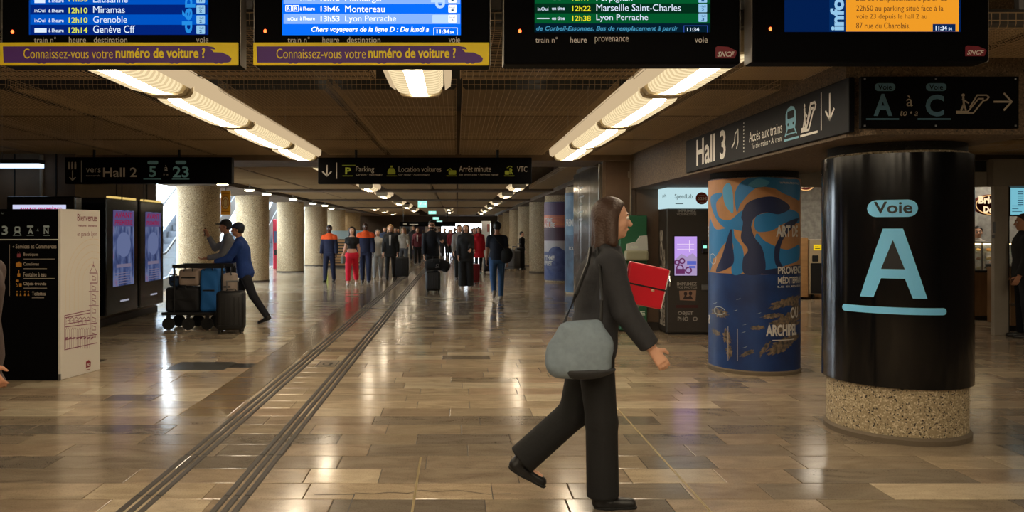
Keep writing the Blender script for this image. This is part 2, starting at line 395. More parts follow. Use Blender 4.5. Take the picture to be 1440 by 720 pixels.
# ------------------------------------------------------------------ floor
stone = stone_mat('polished_stone'); stone_far = stone_mat('polished_stone_far', 'tint')
floor = MB().box(-9.8, 14, -6, 60, -.2, -.006).build('floor', mat('floor_joint', (62,52,42), .6)); struct(floor, 'polished beige stone floor')
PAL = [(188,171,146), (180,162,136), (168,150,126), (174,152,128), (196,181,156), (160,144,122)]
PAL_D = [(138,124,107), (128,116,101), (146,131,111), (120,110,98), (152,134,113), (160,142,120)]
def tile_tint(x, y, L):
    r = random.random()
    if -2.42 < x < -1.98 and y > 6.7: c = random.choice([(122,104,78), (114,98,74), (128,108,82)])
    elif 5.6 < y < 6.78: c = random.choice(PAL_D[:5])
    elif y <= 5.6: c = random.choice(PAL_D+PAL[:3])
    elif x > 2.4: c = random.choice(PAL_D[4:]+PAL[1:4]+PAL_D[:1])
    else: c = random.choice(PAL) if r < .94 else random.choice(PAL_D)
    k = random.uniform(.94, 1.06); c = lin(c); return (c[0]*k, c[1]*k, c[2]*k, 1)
_tm = {}
def tile_data(L, W):
    k = (round(L, 3), round(W, 3))
    if k not in _tm:
        e = .004; a, b = L/2-.0025, W/2-.0025; mb = MB()
        mb.add([(-a,-b,-.006),(a,-b,-.006),(a,b,-.006),(-a,b,-.006),(-a,-b,-.0015),(a,-b,-.0015),(a,b,-.0015),(-a,b,-.0015),(-a+e,-b+e,0),(a-e,-b+e,0),(a-e,b-e,0),(-a+e,b-e,0)],
               [(0,1,5,4),(1,2,6,5),(2,3,7,6),(3,0,4,7),(4,5,9,8),(5,6,10,9),(6,7,11,10),(7,4,8,11),(8,9,10,11)])
        me = bpy.data.meshes.new('floor_tile'); me.from_pydata(mb.v, [], mb.f); me.materials.append(stone); _tm[k] = me
    return _tm[k]
far = MB(); far_t = []
ROW = .30; LENS = (.48, .6, .72, .9, 1.14)
row = 0; y = 4.37-ROW*30
while y < 58:
    yc = y+ROW/2; x = -9.7+random.uniform(0, .8); stops = [-2.42, -1.98] if y > 6.7 else []
    while x < 13.5:
        L = random.choice(LENS)
        if y > 20: L *= 2
        for sx in stops:
            if x < sx-.01 and x+L > sx-.25: L = sx-x
        xm = x+L/2; c = tile_tint(xm, yc, L)
        if -2.7 > xm > -3.3 and 9.05 < yc < 9.4: c = lin((52,50,46))
        inview = y >= 4.2 and yc < 10.4 and xm-L/2 < .735*yc+.1 and xm+L/2 > -.60*yc-.1
        if inview:
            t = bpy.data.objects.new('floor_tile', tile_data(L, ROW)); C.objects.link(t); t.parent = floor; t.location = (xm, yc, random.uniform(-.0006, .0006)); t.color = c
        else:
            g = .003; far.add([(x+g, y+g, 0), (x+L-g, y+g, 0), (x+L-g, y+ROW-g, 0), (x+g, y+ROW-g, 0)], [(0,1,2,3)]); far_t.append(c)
        x += L
    y += ROW
fo = far.build('floor_tiles', stone_far, floor, kind='stuff')
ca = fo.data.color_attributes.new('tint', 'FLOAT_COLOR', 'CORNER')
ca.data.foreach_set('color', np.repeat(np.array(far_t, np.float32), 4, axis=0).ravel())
rib_m = mat('tactile_rib_grey', (62,57,52), .6, spec=.3)
_rib = MB().add([(-.022,0,0),(.022,0,0),(.022,.855,0),(-.022,.855,0),(-.014,.01,.005),(.014,.01,.005),(.014,.845,.005),(-.014,.845,.005)],
                [(0,1,5,4),(1,2,6,5),(2,3,7,6),(3,0,4,7),(4,5,6,7)])
rib_d = bpy.data.meshes.new('tactile_rib'); rib_d.from_pydata(_rib.v, [], _rib.f); rib_d.materials.append(rib_m)
farr = MB()
for xc in (-1.86, -1.325):
    for dx in (-.062, 0, .062):
        y = 3.0
        while y < 55:
            if y < 14:
                t = bpy.data.objects.new('tactile_rib', rib_d); C.objects.link(t); t.parent = floor; t.location = (xc+dx, y, .0003)
            else: farr.box(xc+dx-.018, xc+dx+.018, y, y+.855, 0, .005)
            y += .86
farr.build('tactile_ribs', rib_m, floor, kind='stuff')
brass = mat('brass_strip', (205,185,140), .3, .6)
MB().box(1.442, 1.456, 2.6, 11.6, -.004, .0025).build('brass_strip', brass, floor)
MB().box(-.26, -.246, 4.3, 5.53, -.004, .0025).build('brass_strip', brass, floor)
hp = MB().box(-1.68, -1.42, 9.2, 9.62, -.004, .003).build('access_plate', mat('plate_bronze', (120,105,84), .4, .5), floor)
ik = Ink(); ik.stroke([(-1.66,9.23),(-1.44,9.23),(-1.44,9.59),(-1.66,9.59)], .012, True).ring(-1.55, 9.41, .05, .09, .02).rect(-1.53, 9.3, -1.5, 9.5)
ik.build('plate_mark', mat('dark_mark', (52,44,36), .6), hp, lambda u, v, d: (u, v, .003+d))
# a dark inset slab left of the strips and cracks in the stone
MB().box(-3.36, -2.68, 9.0, 9.55, -.003, .003).build('inset_slab', mat('slate_inset', (58,56,52), .35, var=.2, scale=9), floor)
ik = Ink(); pts = [(-.62,4.78),(-.5,4.76),(-.42,4.79),(-.3,4.77),(-.22,4.83),(-.12,4.8),(.0,4.83),(.2,4.75),(.33,4.77)]; ik.stroke(pts, .006)
ik.stroke([(-.86,4.75),(-.62,4.75),(-.62,4.3)], .008); ik.stroke([(-2.4,11.1),(-2.05,11.5)], .01)
ik.build('crack', mat('dark_mark', (52,44,36), .6), floor, lambda u, v, d: (u, v, .0008+d))

# ------------------------------------------------------------------ ceiling: slab, mesh trays, beams
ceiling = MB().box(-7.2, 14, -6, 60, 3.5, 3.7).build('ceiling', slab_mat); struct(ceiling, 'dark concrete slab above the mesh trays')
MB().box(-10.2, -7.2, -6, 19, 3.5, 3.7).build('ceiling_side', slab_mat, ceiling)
mesh_m = mat('tray_wire', (172,148,112), .5, .2)
def tray_mesh(Wd, Ln, n, m_, r, up=.09):
    mb = MB()
    def wire(p, q, ax):
        # from p to q, bent up at both ends
        a, b = Vector(p), Vector(q); d = (b-a).normalized()
        pts = [a+Vector((0,0,up)), a+Vector((0,0,.025)), a+d*.025, b-d*.025, b+Vector((0,0,.025)), b+Vector((0,0,up))]
        mb.tube(pts, r, 4, cap=False)
    for i in range(n+1): x = Wd*(i/n-.5); wire((x,0,0), (x,Ln,0), 'y')
    for j in range(m_+1): yy = Ln*j/m_; wire((-Wd/2,yy,0), (Wd/2,yy,0), 'x')
    for z in (up*.5, up):
        mb.tube([(-Wd/2,0,z),(Wd/2,0,z),(Wd/2,Ln,z),(-Wd/2,Ln,z),(-Wd/2,0,z)], r*1.1, 4, cap=False)
    me = bpy.data.meshes.new('mesh_tray'); me.from_pydata([tuple(p) for p in mb.v], [], mb.f); me.materials.append(mesh_m); return me
tray_near = tray_mesh(1.4, 1.6, 28, 32, .0021); tray_mid = tray_mesh(1.3, 2.0, 26, 40, .0018); tray_far = tray_mesh(1.4, 2.4, 22, 38, .0034)
ZM = 2.8
def tray(x0, x1, y0, y1, me, Wd, Ln, z=ZM):
    t = bpy.data.objects.new('mesh_tray', me); C.objects.link(t); t.parent = ceiling; t.location = ((x0+x1)/2, y0, z); t.scale = ((x1-x0)/Wd, (y1-y0)/Ln, 1)
for x0, x1 in ((-6.55,-5.3),(-5.25,-4.03),(-3.98,-2.8),(-2.0,-.64),(.03,1.40),(2.1,3.45),(3.5,4.85)):
    tray(x0, x1, 4.62, 6.2 if x0 < 2 else 5.4, tray_near, 1.4, 1.6)
for x0, x1 in ((2.1,2.74),): tray(x0, x1, 5.43, 6.2, tray_near, 1.4, 1.6)
for y0, y1 in ((6.64,8.12),(8.2,10.24),(10.34,12.3)):
    for x0, x1 in ((-7.7,-6.5),(-6.45,-5.2),(-5.15,-3.83),(-3.78,-2.78),(-2.02,-1.1),(-1.05,.0),(.05,1.38),(2.1,2.75),(4.2,5.5),(5.55,6.85),(6.9,8.2),(8.25,9.55)):
        tray(x0, x1, y0, y1, tray_mid, 1.3, 2.0)
for y0, y1 in ((4.62,6.6),):
    for x0, x1 in ((5.0,6.3),(6.35,7.65),(7.7,9)): tray(x0, x1, y0, y1, tray_mid, 1.3, 2.0)
for a, b, n in ((13.75,22.3,4),(23.5,29.3,3),(30.6,38.8,4),(40.2,57,6)):
    for k in range(n):
        y0 = a+(b-a)*k/n; y1 = a+(b-a)*(k+1)/n-.08
        for x0, x1 in ((-5.5,-4.15),(-4.1,-2.72),(-2.0,-.7),(-.64,.0),(.05,1.38),(2.06,2.72)): tray(x0, x1, y0, y1, tray_far, 1.4, 2.4)
bm_i = 0
for y0, y1, z in ((12.4,13.65,2.72),(22.4,23.4,2.76),(29.4,30.5,2.76),(38.9,40.1,2.76),(57.2,58.5,2.72)):
    struct(MB().box(-5.6, 2.78 if y0 > 13 else 14, y0, y1, z, 3.5).build('cross_beam', concrete), 'concrete beam crossing the hall ceiling')
struct(MB().box(-7.15, -5.62, 15.7, 58, 2.72, 3.5).build('edge_beam', concrete), 'concrete beam over the left row of columns')
struct(MB().box(2.8, 4.1, 15.4, 58, 2.72, 3.5).build('edge_beam', concrete), 'concrete beam over the right row of columns')
# the beam over the two near pillars, its corner cut
bz0, bz1 = 2.275, 2.80
bb = MB().prism([(2.80,5.62),(2.93,5.46),(3.98,5.46),(4.10,5.62),(4.10,12.58),(2.80,12.58)], 'z', bz0, 3.5)
pillar_beam = struct(bb.build('pillar_beam', beam_stone), 'concrete beam resting on the two round pillars')

# ------------------------------------------------------------------ walls
struct(MB().box(-9.8, 14, -6.2, -6, -.2, 3.5).build('wall_back', wall_brown), 'brown concrete wall behind')
wlft = struct(MB().box(-8.2, -8.0, -6, 12.2, 0, 3.5).build('wall_left', wall_brown), 'brown concrete wall on the left')
blk = struct(MB().box(-9.8, -5.95, 12.2, 15.5, 0, 3.5).build('wall_left_block', wall_brown), 'brown concrete wall block carrying the advertising screens')
MB().box(-9.8, -5.93, 12.16, 15.52, 0, .12).build('baseboard', mat('dark_plinth', (40,33,27), .6), blk)
for x in (-6.25, -6.9, -7.5): MB().box(x, x+.02, 12.19, 12.205, .12, 3.0).build('wall_joint', slab_mat, blk)
MB().tube([(-6.45,12.16,2.78),(-6.45,12.16,1.9)], .03, 8).build('conduit', mat('conduit_grey', (120,108,92), .5), blk, smooth=True)
blr = struct(MB().box(2.36, 5.3, 12.62, 15.4, 0, 3.5).build('wall_right_block', wall_brown), 'brown panelled concrete wall behind the photo booth')
for i, (a, b) in enumerate(((2.40,2.88),(2.90,3.62),(3.64,4.4),(4.42,5.28))):
    MB().box(a, b, 12.60, 12.622, .14, 2.72).build('wall_panel', mat('brown_wall_panel', (88,68,50), .5, var=.18, scale=2.5, bump=.12), blr)
MB().box(2.35, 5.3, 12.59, 12.62, 0, .13).build('baseboard', mat('dark_plinth', (40,33,27), .6), blr)
MB().tube([(2.80,12.575,2.72),(2.80,12.575,1.72)], .014, 8).build('conduit', mat('conduit_grey', (120,108,92), .5), blr, smooth=True)
MB().box(2.76, 2.84, 12.56, 12.6, 2.46, 2.56).build('junction_box', mat('conduit_grey', (120,108,92), .5), blr)
struct(MB().box(13, 13.2, -6, 20, 0, 3.5).build('wall_right', wall_brown), 'wall on the right')
struct(MB().box(5.3, 13.2, 19.6, 19.8, 0, 3.5).build('wall_shop_back', white_paint), 'white back wall of the bakery')
struct(MB().box(5.2, 5.3, 15.4, 19.8, 0, 3.5).build('wall_shop_side', white_paint), 'side wall of the bakery')
struct(MB().box(4.1, 4.3, 15.4, 60, 0, 3.5).build('wall_right_far', concrete), 'brown concrete wall behind the far right columns')
# left side beyond the escalators
struct(MB().box(-9.8, -9.6, 44, 60, 0, 3.5).build('wall_left_far', concrete), 'concrete wall far left')
struct(MB().box(-10.2, -7.2, 44, 60, 3.5, 3.7).build('ceiling_far_left', slab_mat), 'slab over the far left shops')
shop_e = emit('shop_light', (1.0,.88,.70), 20, True)
for i, y in enumerate((45, 48.5, 52, 55.5)):
    q = empty('ceiling_panel_light', (-8.3, y, 3.3), f'{ORD_[i]} bright ceiling panel added over the far left shops', 'ceiling light', 'added far shop ceiling panels'); MB().box(-8.9,-7.7,y-.5,y+.5,3.33,3.5).build('frame', grey_metal, q); MB().box(-8.85,-7.75,y-.45,y+.45,3.3,3.335).build('diffuser', shop_e, q)  # panels added to brighten the dark far left columns and shops
struct(MB().box(-9.8, -7.15, 43.8, 44, 0, 3.5).build('wall_stair_end', mat('pale_render', (190,188,182), .7)), 'pale end wall of the escalator hall')
# far end wall with the bright exit
ew = MB(); ew.box(-9.8, -1.17, 58.6, 58.9, 0, 3.5).box(2.62, 4.3, 58.6, 58.9, 0, 3.5).box(-1.17, 2.62, 58.6, 58.9, 2.25, 3.5)
struct(ew.build('wall_end', mat('far_brown', (74,62,52), .8)), 'far end wall around the daylit exit')
pave = mat('outdoor_paving', (196,196,192), .8)
struct(MB().box(-12, 14, 59, 90, -.25, -.05).build('pavement', pave), 'daylit pavement beyond the exit')
dr = MB()
for x in (-1.17, -.2, .72, 1.68, 2.57): dr.box(x, x+.05, 58.6, 58.68, 0, 2.25)
dr.box(-1.17, 2.62, 58.6, 58.68, 2.17, 2.25); struct(dr.build('door_1', charcoal), 'glazed exit doors at the far end')
struct(MB().box(-40, -9.8, 14, 44, -.3, -.1).build('ground', pave), 'daylit ground outside the escalator hall')
# glazed wall of the escalator hall
gw = MB()
for k in range(10):
    y = 15.8+k*3.1; gw.box(-9.75, -9.68, y, y+.07, 0, 5.6)
for z in (1.1, 3.4, 5.5): gw.box(-9.75, -9.69, 15.8, 43.8, z, z+.06)
struct(gw.build('window_1', mat('window_metal', (150,152,155), .5)), 'glazed outer wall of the escalator hall')
struct(MB().box(-9.73, -9.72, 15.8, 43.8, 0, 5.5).build('window_pane', glass('clear_glass', alpha=.06)), 'glass of the outer wall')

# ------------------------------------------------------------------ ceiling lights
diff = emit('lamp_diffuser', LAMP_COL, LAMP*2.4, True); diff_s = emit('lamp_diffuser_flank', (1.0,.80,.48), 1.02, True); diff_g = emit('lamp_rib_groove', (1.0,.76,.42), .80, True); diff_b = emit('lamp_diffuser_side_bright', LAMP_COL, LAMP*.9, True); wing_e = emit('lamp_side_prism', (1.0,.74,.44), .62, True)
wing_m = mat('lamp_reflector', (225,214,190), .5); cap_m = mat('lamp_end_cap', (200,184,150), .55)
def lamp(xc, y0, L, label, group, z0=2.70, far_=False, bright=False):
    t = empty('ceiling_light', (xc, y0, z0), label, 'ceiling light', group)
    hw, h = .195, .16; prof = [(-hw,h),(-hw,.055),(-hw*.86,.014),(-hw*.62,.002),(-hw*.34,-.002),(hw*.34,-.002),(hw*.62,.002),(hw*.86,.014),(hw,.055),(hw,h)]
    n = max(4, int((L-.16)/(.022 if not far_ else .12))); v = []; f = []; m = len(prof)
    for k in range(n+1):
        s_ = 1.0 if k % 2 else .955; e = min(k, n-k)*(L-.16)/n; s_ *= .80+.20*math.sqrt(min(1, e/.22))
        for px, pz in prof: v.append((xc+px*s_, y0+.08+(L-.16)*k/n, z0+h-(h-pz)*s_))
    for k in range(n):
        for i in range(m-1): f.append((k*m+i, k*m+i+1, (k+1)*m+i+1, (k+1)*m+i))
    f.append(tuple(range(m))[::-1]); f.append(tuple(n*m+i for i in range(m)))
    mb = MB().add(v, f); mb.mi = [(0 if (i % (m-1)) == 4 else 1 if (i//(m-1)) % 4 < 2 or bright else 2) for i in range(len(f))]
    mb.build('diffuser', [diff, diff_b if bright else diff_s, diff_g], t, smooth=False)
    for sd in (-1, 1):
        b = MB(); b.add([(xc+sd*.205, y0+.02, z0+.07), (xc+sd*.25, y0+.02, z0+.10), (xc+sd*.26, y0+.02, z0+.19), (xc+sd*.205, y0+.02, z0+.19),
                         (xc+sd*.205, y0+L-.02, z0+.07), (xc+sd*.25, y0+L-.02, z0+.10), (xc+sd*.26, y0+L-.02, z0+.19), (xc+sd*.205, y0+L-.02, z0+.19)],
                        [(0,1,2,3),(7,6,5,4),(0,4,5,1),(1,5,6,2),(2,6,7,3),(3,7,4,0)]); b.build('reflector', wing_e, t)
    for ya, yb in ((y0, y0+.07), (y0+L-.07, y0+L)):
        pts = [(xc+px*.93, z0+.012+pz*.95) for px, pz in prof]; MB().prism(pts, 'y', ya, yb).build('end_cap', cap_m, t)
    MB().box(xc-.16, xc+.16, y0+.1, y0+L-.1, z0+.165, z0+.24).build('housing', charcoal, t)
    for yy in (y0+.3, y0+L-.3): MB().tube([(xc,yy,z0+.24),(xc,yy,3.52)], .008, 5).build('hanger', grey_metal, t)
ORD = ['first','second','third','fourth','fifth','sixth','seventh','eighth','ninth']
secs = [(-3.8,2.0),(-1.6,2.0),(.6,1.9),(4.85,1.6),(6.5,1.95),(8.5,2.05),(10.62,1.75)]
for i, (y, L) in enumerate(secs):
    if i < 3:
        for xc, sd in ((-2.39, 'left row'), (1.72, 'right row'), (-5.6, 'far left row'), (5.9, 'right side hall')): lamp(xc, y, L, f'unseen ceiling light overhead before the departure boards, {sd}, {ORD[i]} section', 'unseen ceiling lights overhead', z0=3.12, bright=abs(xc) < 5)  # unseen sections over the viewer, set to light boards, signs and kiosk
    else:
        q = ['nearest large ribbed cream ceiling light, bulging just past the departure boards', 'second section', 'third section', 'fourth section'][i-3]
        for xc, sd in ((-2.39, 'left'), (1.72, 'right')):
            lb = f'nearest ribbed cream section of the {sd} ceiling light row, behind the departure boards' if i == 3 else f'{ORD[i-3]} section of the {sd} row of glowing ceiling lights, counted from the boards'
            lamp(xc, y, L, lb, 'long rows of ceiling lights')
for i, y in enumerate((4.6, 6.8)): lamp(6.0+y*.22, y, 1.9, f'ceiling light of the right side hall beyond the black pillar, {ORD[i]} section', 'side hall ceiling lights')
lamp(-2.39, 12.42+1.3, 1.3, 'short last section of the left lamp row above the hanging signs', 'long rows of ceiling lights')
for i, y in enumerate((-3.8, -1.6, .6)): lamp(-.30, y, 1.9, f'unseen added ceiling light overhead before the departure boards, middle row, {ORD[i]} section', 'unseen ceiling lights overhead', z0=3.12, bright=True)  # unseen middle row, added so the board faces get front light
lamp(-.30, 4.80, 1.72, 'single ribbed ceiling light in the middle under the second departure board', 'middle ceiling lights')
for i, y in enumerate((20.6, 25.0, 31.8, 36.8, 43)):
    lamp(-2.39, y, 1.5, f'{ORD[i]} lantern-like ceiling light beyond the parking sign, left row', 'far lantern ceiling lights', far_=True)
for i, y in enumerate((20.3, 24.9, 31.5, 37.2, 44, 50)):
    lamp(1.62, y, 1.5, f'{ORD[i]} lantern-like ceiling light beyond the parking sign, right row', 'far lantern ceiling lights', far_=True)
for i, y in enumerate((41, 47)): lamp(-.42, y, 1.4, f'{ORD[i]} far ceiling light of the middle row near the exit signs', 'far lantern ceiling lights', far_=True)
for i, y in enumerate((40.6, 46, 52)): lamp(-4.3, y, 1.0, f'{ORD[i]} small far ceiling light left of the left lamp row', 'far lantern ceiling lights', far_=True)
spot_e = emit('spot_tube', (1.0,.86,.62), SPOT, True)
for i, (px, py) in enumerate(((313,259),(351,267),(375,273),(412,280),(440,286),(457,289),(466,293))):
    Y = 1.06*F/(py-CY)*-1; X = QX(px, Y); Y = abs(Y); X = QX(px, Y)
    t = empty('spotlight', (X, Y, 2.66), f'{ORD[i]} small oval spotlight under the left edge beam', 'spotlight', 'spotlights along the left columns')
    MB().lathe(X, Y, [(.03,2.72),(.13,2.70),(.14,2.665),(.12,2.655)], 20).build('housing', white_paint, t, smooth=True)
    MB().tube([(X,Y,2.72),(X,Y,3.5)], .02, 6).build('stem', white_paint, t)
    MB().ball((X, Y, 2.65), (.13,.09,.03), 16, 8).build('bulb', spot_e, t, smooth=True)
# tube light at the far left and under the right ceiling
t = empty('tube_light', (-6.9,11.9,2.6), 'short bluish tube light high on the far left', 'tube light')
MB().box(-7.2,-6.3,11.8,11.95,2.56,2.62).build('tube', emit('cool_tube', (.62,.80,1.0), 1.6, True), t); MB().box(-7.2,-6.3,11.78,11.97,2.62,2.68).build('housing', charcoal, t); MB().tube([(-6.9,11.88,2.68),(-6.9,11.88,3.5)], .01, 6).build('hanger', grey_metal, t)
t = empty('strip_light', (5.6,8.6,2.62), 'slim grey strip light under the ceiling right of the black pillar', 'strip light')
MB().prism([(5.35,2.66),(5.85,2.72),(5.85,2.74),(5.35,2.74)], 'y', 8.5, 8.75).build('housing', grey_metal, t); MB().box(5.38,5.82,8.48,8.5,2.64,2.67).build('tube', emit('dim_tube', (.55,.62,.75), .8, True), t)
MB().ball((5.95,8.62,2.70), .06, 12, 8).build('detector', white_paint, t, smooth=True); MB().tube([(5.6,8.62,2.74),(5.6,8.62,3.5)], .01, 6).build('hanger', grey_metal, t)
# exit signs
eg = emit('exit_green', (.35,.85,.70), 1.3, True)
for i, (px, py) in enumerate(((594,287),(608,299),(613,307),(618,312))):
    Y = [28.2, 40.6, 52, 57][i]; X = QX(px, Y); z = QZ(py, Y); hw = 6.2*Y/F if i == 0 else .2; hh = .075+(.04 if i == 0 else 0)
    t = empty('exit_sign', (X, Y, z-hh), f'{ORD[i]} small glowing green exit sign under the ceiling', 'exit sign', 'exit signs along the hall')
    MB().box(X-hw-.02, X+hw+.02, Y, Y+.05, z-hh-.015, z+hh+.015).build('housing', white_paint, t)
    b = MB().box(X-hw, X+hw, Y-.006, Y, z-hh, z+hh).build('sign_face', eg, t)
    ik = Ink(); ik.stroke([(X-.1,z-.04),(X-.04,z+.01),(X-.1,z+.03)], .02).ell(X-.05, z+.055, .018, .018).stroke([(X+.02,z),(X+.13,z)], .018).stroke([(X+.09,z+.04),(X+.13,z),(X+.09,z-.04)], .018)
    ik.build('running_figure', emit('sign_white', (1,1,1), 1.0, True), b, lambda u, v, d: (u, Y-.006-d, v))
    MB().tube([(X,Y+.02,z+hh),(X,Y+.02,3.5)], .01, 5).build('hanger', grey_metal, t)

# ------------------------------------------------------------------ columns
def column(x, y, R, label, group='round concrete columns', top=2.72, m=None, stain=None):
    t = empty('column', (x, y, 0), label, 'column', group)
    MB().lathe(x, y, [(R,0),(R,top)], 64).build('shaft', m or column_stone, t, smooth=True)
    MB().lathe(x, y, [(R+.012,0),(R+.012,.05),(R+.002,.055)], 64).build('footing', mat('footing_dark', (80,70,58), .7), t, smooth=True)
    return t
for i, Y in enumerate((19.7, 24.9, 30.6, 36.2, 42.0, 48.5)):
    column(-6.5, Y, .52, ['thick round concrete column behind the luggage trolley', 'round concrete column right of the man in blue', 'round concrete column with daylight on its left, before the red panel', 'yellowish round column behind the left uniformed worker', 'far round column above the wooden kiosk counter', 'farthest round column in the left row'][i])
for i, Y in enumerate((30.4, 36, 42, 48, 54)):
    column(3.35, Y, .52, ['nearest bare round column in the right row, beside the sunset poster', 'second bare column of the right row, behind the luggage trolleys', 'third bare column of the right row', 'fourth bare column of the right row', 'last bare column of the right row near the exit'][i])
# ------------------------------------------------------------------ departure boards
YB = 4.5
M4 = PL(YB)
steel_side = mat('board_side', (150,146,140), .45, .4)
e_white = emit('screen_white', (225,238,255), 1.0); e_pale = emit('screen_pale_blue', (150,200,235), 1.0); e_yel = emit('screen_yellow', (222,225,80), 1.0)
banner_y = mat('banner_yellow', (250,222,20), .5); banner_p = mat('banner_purple', (84,34,124), .5)
logo_red = mat('logo_crimson', (120,18,40), .5); label_grey = mat('label_grey', (235,232,228), .6)
def pz(px, py, Y=YB): return QX(px, Y), QZ(py, Y)
def board(x0, x1, yb, label):
    X0, X1, Z0 = QX(x0, YB), QX(x1, YB), QZ(yb, YB)
    t = empty('departure_board', ((X0+X1)/2, YB, Z0), label, 'display board', 'hanging train information boards')
    MB().rbox(X0, X1, YB, YB+.14, Z0, 3.32, .012).build('housing', black_panel, t)
    MB().box(X0-.004, X0, YB+.01, YB+.13, Z0+.004, 3.3).build('side_trim', steel_side, t); MB().box(X1, X1+.004, YB+.01, YB+.13, Z0+.004, 3.3).build('side_trim', steel_side, t)
    for x in (X0+.3, X1-.3): MB().tube([(x,YB+.07,3.3),(x,YB+.07,3.5)], .025, 8).build('hanger', grey_metal, t)
    return t
def led(t, px, py):
    x, z = pz(px, py); MB().ball((x, YB-.004, z), (.009,.006,.011), 10, 8).build('status_light', emit('red_led', (1.0,.09,.02), 6, True), t)
def banner(t, x0, x1, y0, y1, tx):
    X0, Z1 = pz(x0, y0); X1, Z0 = pz(x1, y1)
    b = MB().rbox(X0, X1, YB-.02, YB-.001, Z0, Z1, .006).build('banner', banner_y, t)
    m2 = lambda u, v, d: M4(u, v, .02+d)
    ik = Ink(); n = x1
    pts = [(x0+5,y0+6),(x1-44,y0+5.2),(x1-34,y0+7),(x1-31,y0+10.5),(x1-38,y0+9.6),(x1-34,y0+14),(x1-22,y0+14.5),(x1-14,y0+18),(x1-9,y0+22.5),(x1-10,y0+27),(x1-14,y0+28.5)]
    bot = x1-20
    while bot > x0+10:
        pts += [(bot,y0+28.6),(bot-2,y0+30.2),(bot-5,y0+30.2),(bot-7,y0+28.6),(bot-9,y0+30.2),(bot-12,y0+30.2),(bot-14,y0+28.6)]; bot -= 62
    pts += [(x0+6,y0+28.6)]
    ik.poly(pts); ik.build('train_silhouette', banner_p, b, m2, .001)
    ik = Ink(); ik.text('Connaissez-vous votre', tx[0], y0+23, tx[1], y0+9, .0).text('numéro de voiture ?', tx[2], y0+22.6, tx[3], y0+7.6, .028)
    ik.build('lettering', banner_y, b, m2, .002)
def logo(t, x0, y0, x1, y1):
    ik = Ink(); h = y1-y0; ik.poly([(x0,y1-1),(x0,y0+2),(x0+3,y0),(x0+(x1-x0)*.6,y0+1),(x1-1,y0+h*.35),(x1,y0+h*.5),(x1-3,y1-1)]); o = ik.build('logo_plate', logo_red, t, M4, .002)
    Ink().text('SNCF', x0+2.5, y1-3, x1-3.5, y0+h*.42, .02, .35).build('lettering', ink_white, o, M4, .003)
def headers(t, items):
    ik = Ink()
    for s_, a, b in items: ik.text(s_, a, 61.5 if 'p' in s_ else 60, b, 52)
    ik.build('lettering', label_grey, t, M4, .001)
def rowstrip(p, x0, x1, ya, yb, m): Ink().rect(x0, yb, x1, ya).build('timetable_row', m, p, M4, .0025)
def up_rows(p, x0, x1, y, ma, mb):
    k = 0
    while y > -86: rowstrip(p, x0, x1, y-14.2, y, (ma, mb)[k % 2]); y -= 14.2; k += 1
def hallbox(p, x0, y0, x1, y1, a, b, m, im):
    o = Ink().rrect(x0, y1, x1, y0, 1).build('platform_box', m, p, M4, .0035)
    ik = Ink(); 
    if a: ik.text(a, x0+2, y0+5.2, x1-2, y0+2.2)
    if b: ik.text(b, x0+4, y1-1.6, x1-4, y0+6.3, .02)
    ik.build('lettering', im, o, M4, .004)
e_dk = emit('screen_ink', (40,90,140), 1.0)
# board 1
t = board(2, 337, 92, 'hanging departure board listing Miramas, Grenoble and Genève, leftmost of four')
s1 = Ink().rect(41, 49, 293, -88).build('screen', emit('b1_back', (2,60,150), .9), t, M4, .002)
b1l, b1d = emit('b1_light', (0,88,205), .9), emit('b1_dark', (2,38,128), .9)
rowstrip(s1, 43, 292, 35, 49, b1d); rowstrip(s1, 43, 292, 20.6, 35, b1l); rowstrip(s1, 43, 292, 6.7, 20.6, b1d); rowstrip(s1, 43, 292, -7.5, 6.7, b1l); up_rows(s1, 43, 292, -7.5, b1d, b1l)
ik = Ink()
for s_, y0, y1, x1 in (('Lausanne',3.8,-5,180),('Miramas',18.3,9,176),('Grenoble',32.3,23,179),('Genève Cff',46.6,36,190)): ik.text(s_, 131.5, y0, x1, y1)
for y in (1.5, 15.5, 29.5, 43.5): ik.text("à l'heure", 69, y+2.2, 90, y-3.2, .02)
for y in (15.5, 29.5): ik.text('inOui', 49, y+2, 64, y-3, .01)
ik.rect(49,4.5,64,-.5).rect(49,46,66,40); ik.build('lettering', e_white, s1, M4, .004)
ik = Ink()
for s_, y in (('11h55',-1),('12h10',15.2),('12h10',29),('12h14',43)): ik.text(s_, 97, y+3.6, 123.5, y-4.3, .02)
ik.build('departure_time', e_yel, s1, M4, .004)
Ink().text('dép', 275, 47, 256, -6, .03, turn=True).build('vertical_lettering', emit('b1_word', (40,150,240), .9), s1, M4, .003)
for y in (7.5, 22, 36): hallbox(s1, 276.5, y, 288.5, y+12, 'Hall', '2', e_pale, e_dk)
hallbox(s1, 276.5, -7, 288.5, 4.5, '', '13', e_pale, e_dk)
headers(t, (('train n°',48,79),('heure',97,121),('destination',132,179),('voie',276,293)))
banner(t, 2, 336, 60.5, 92.5, (36,161,165,290)); led(t, 18, 45)
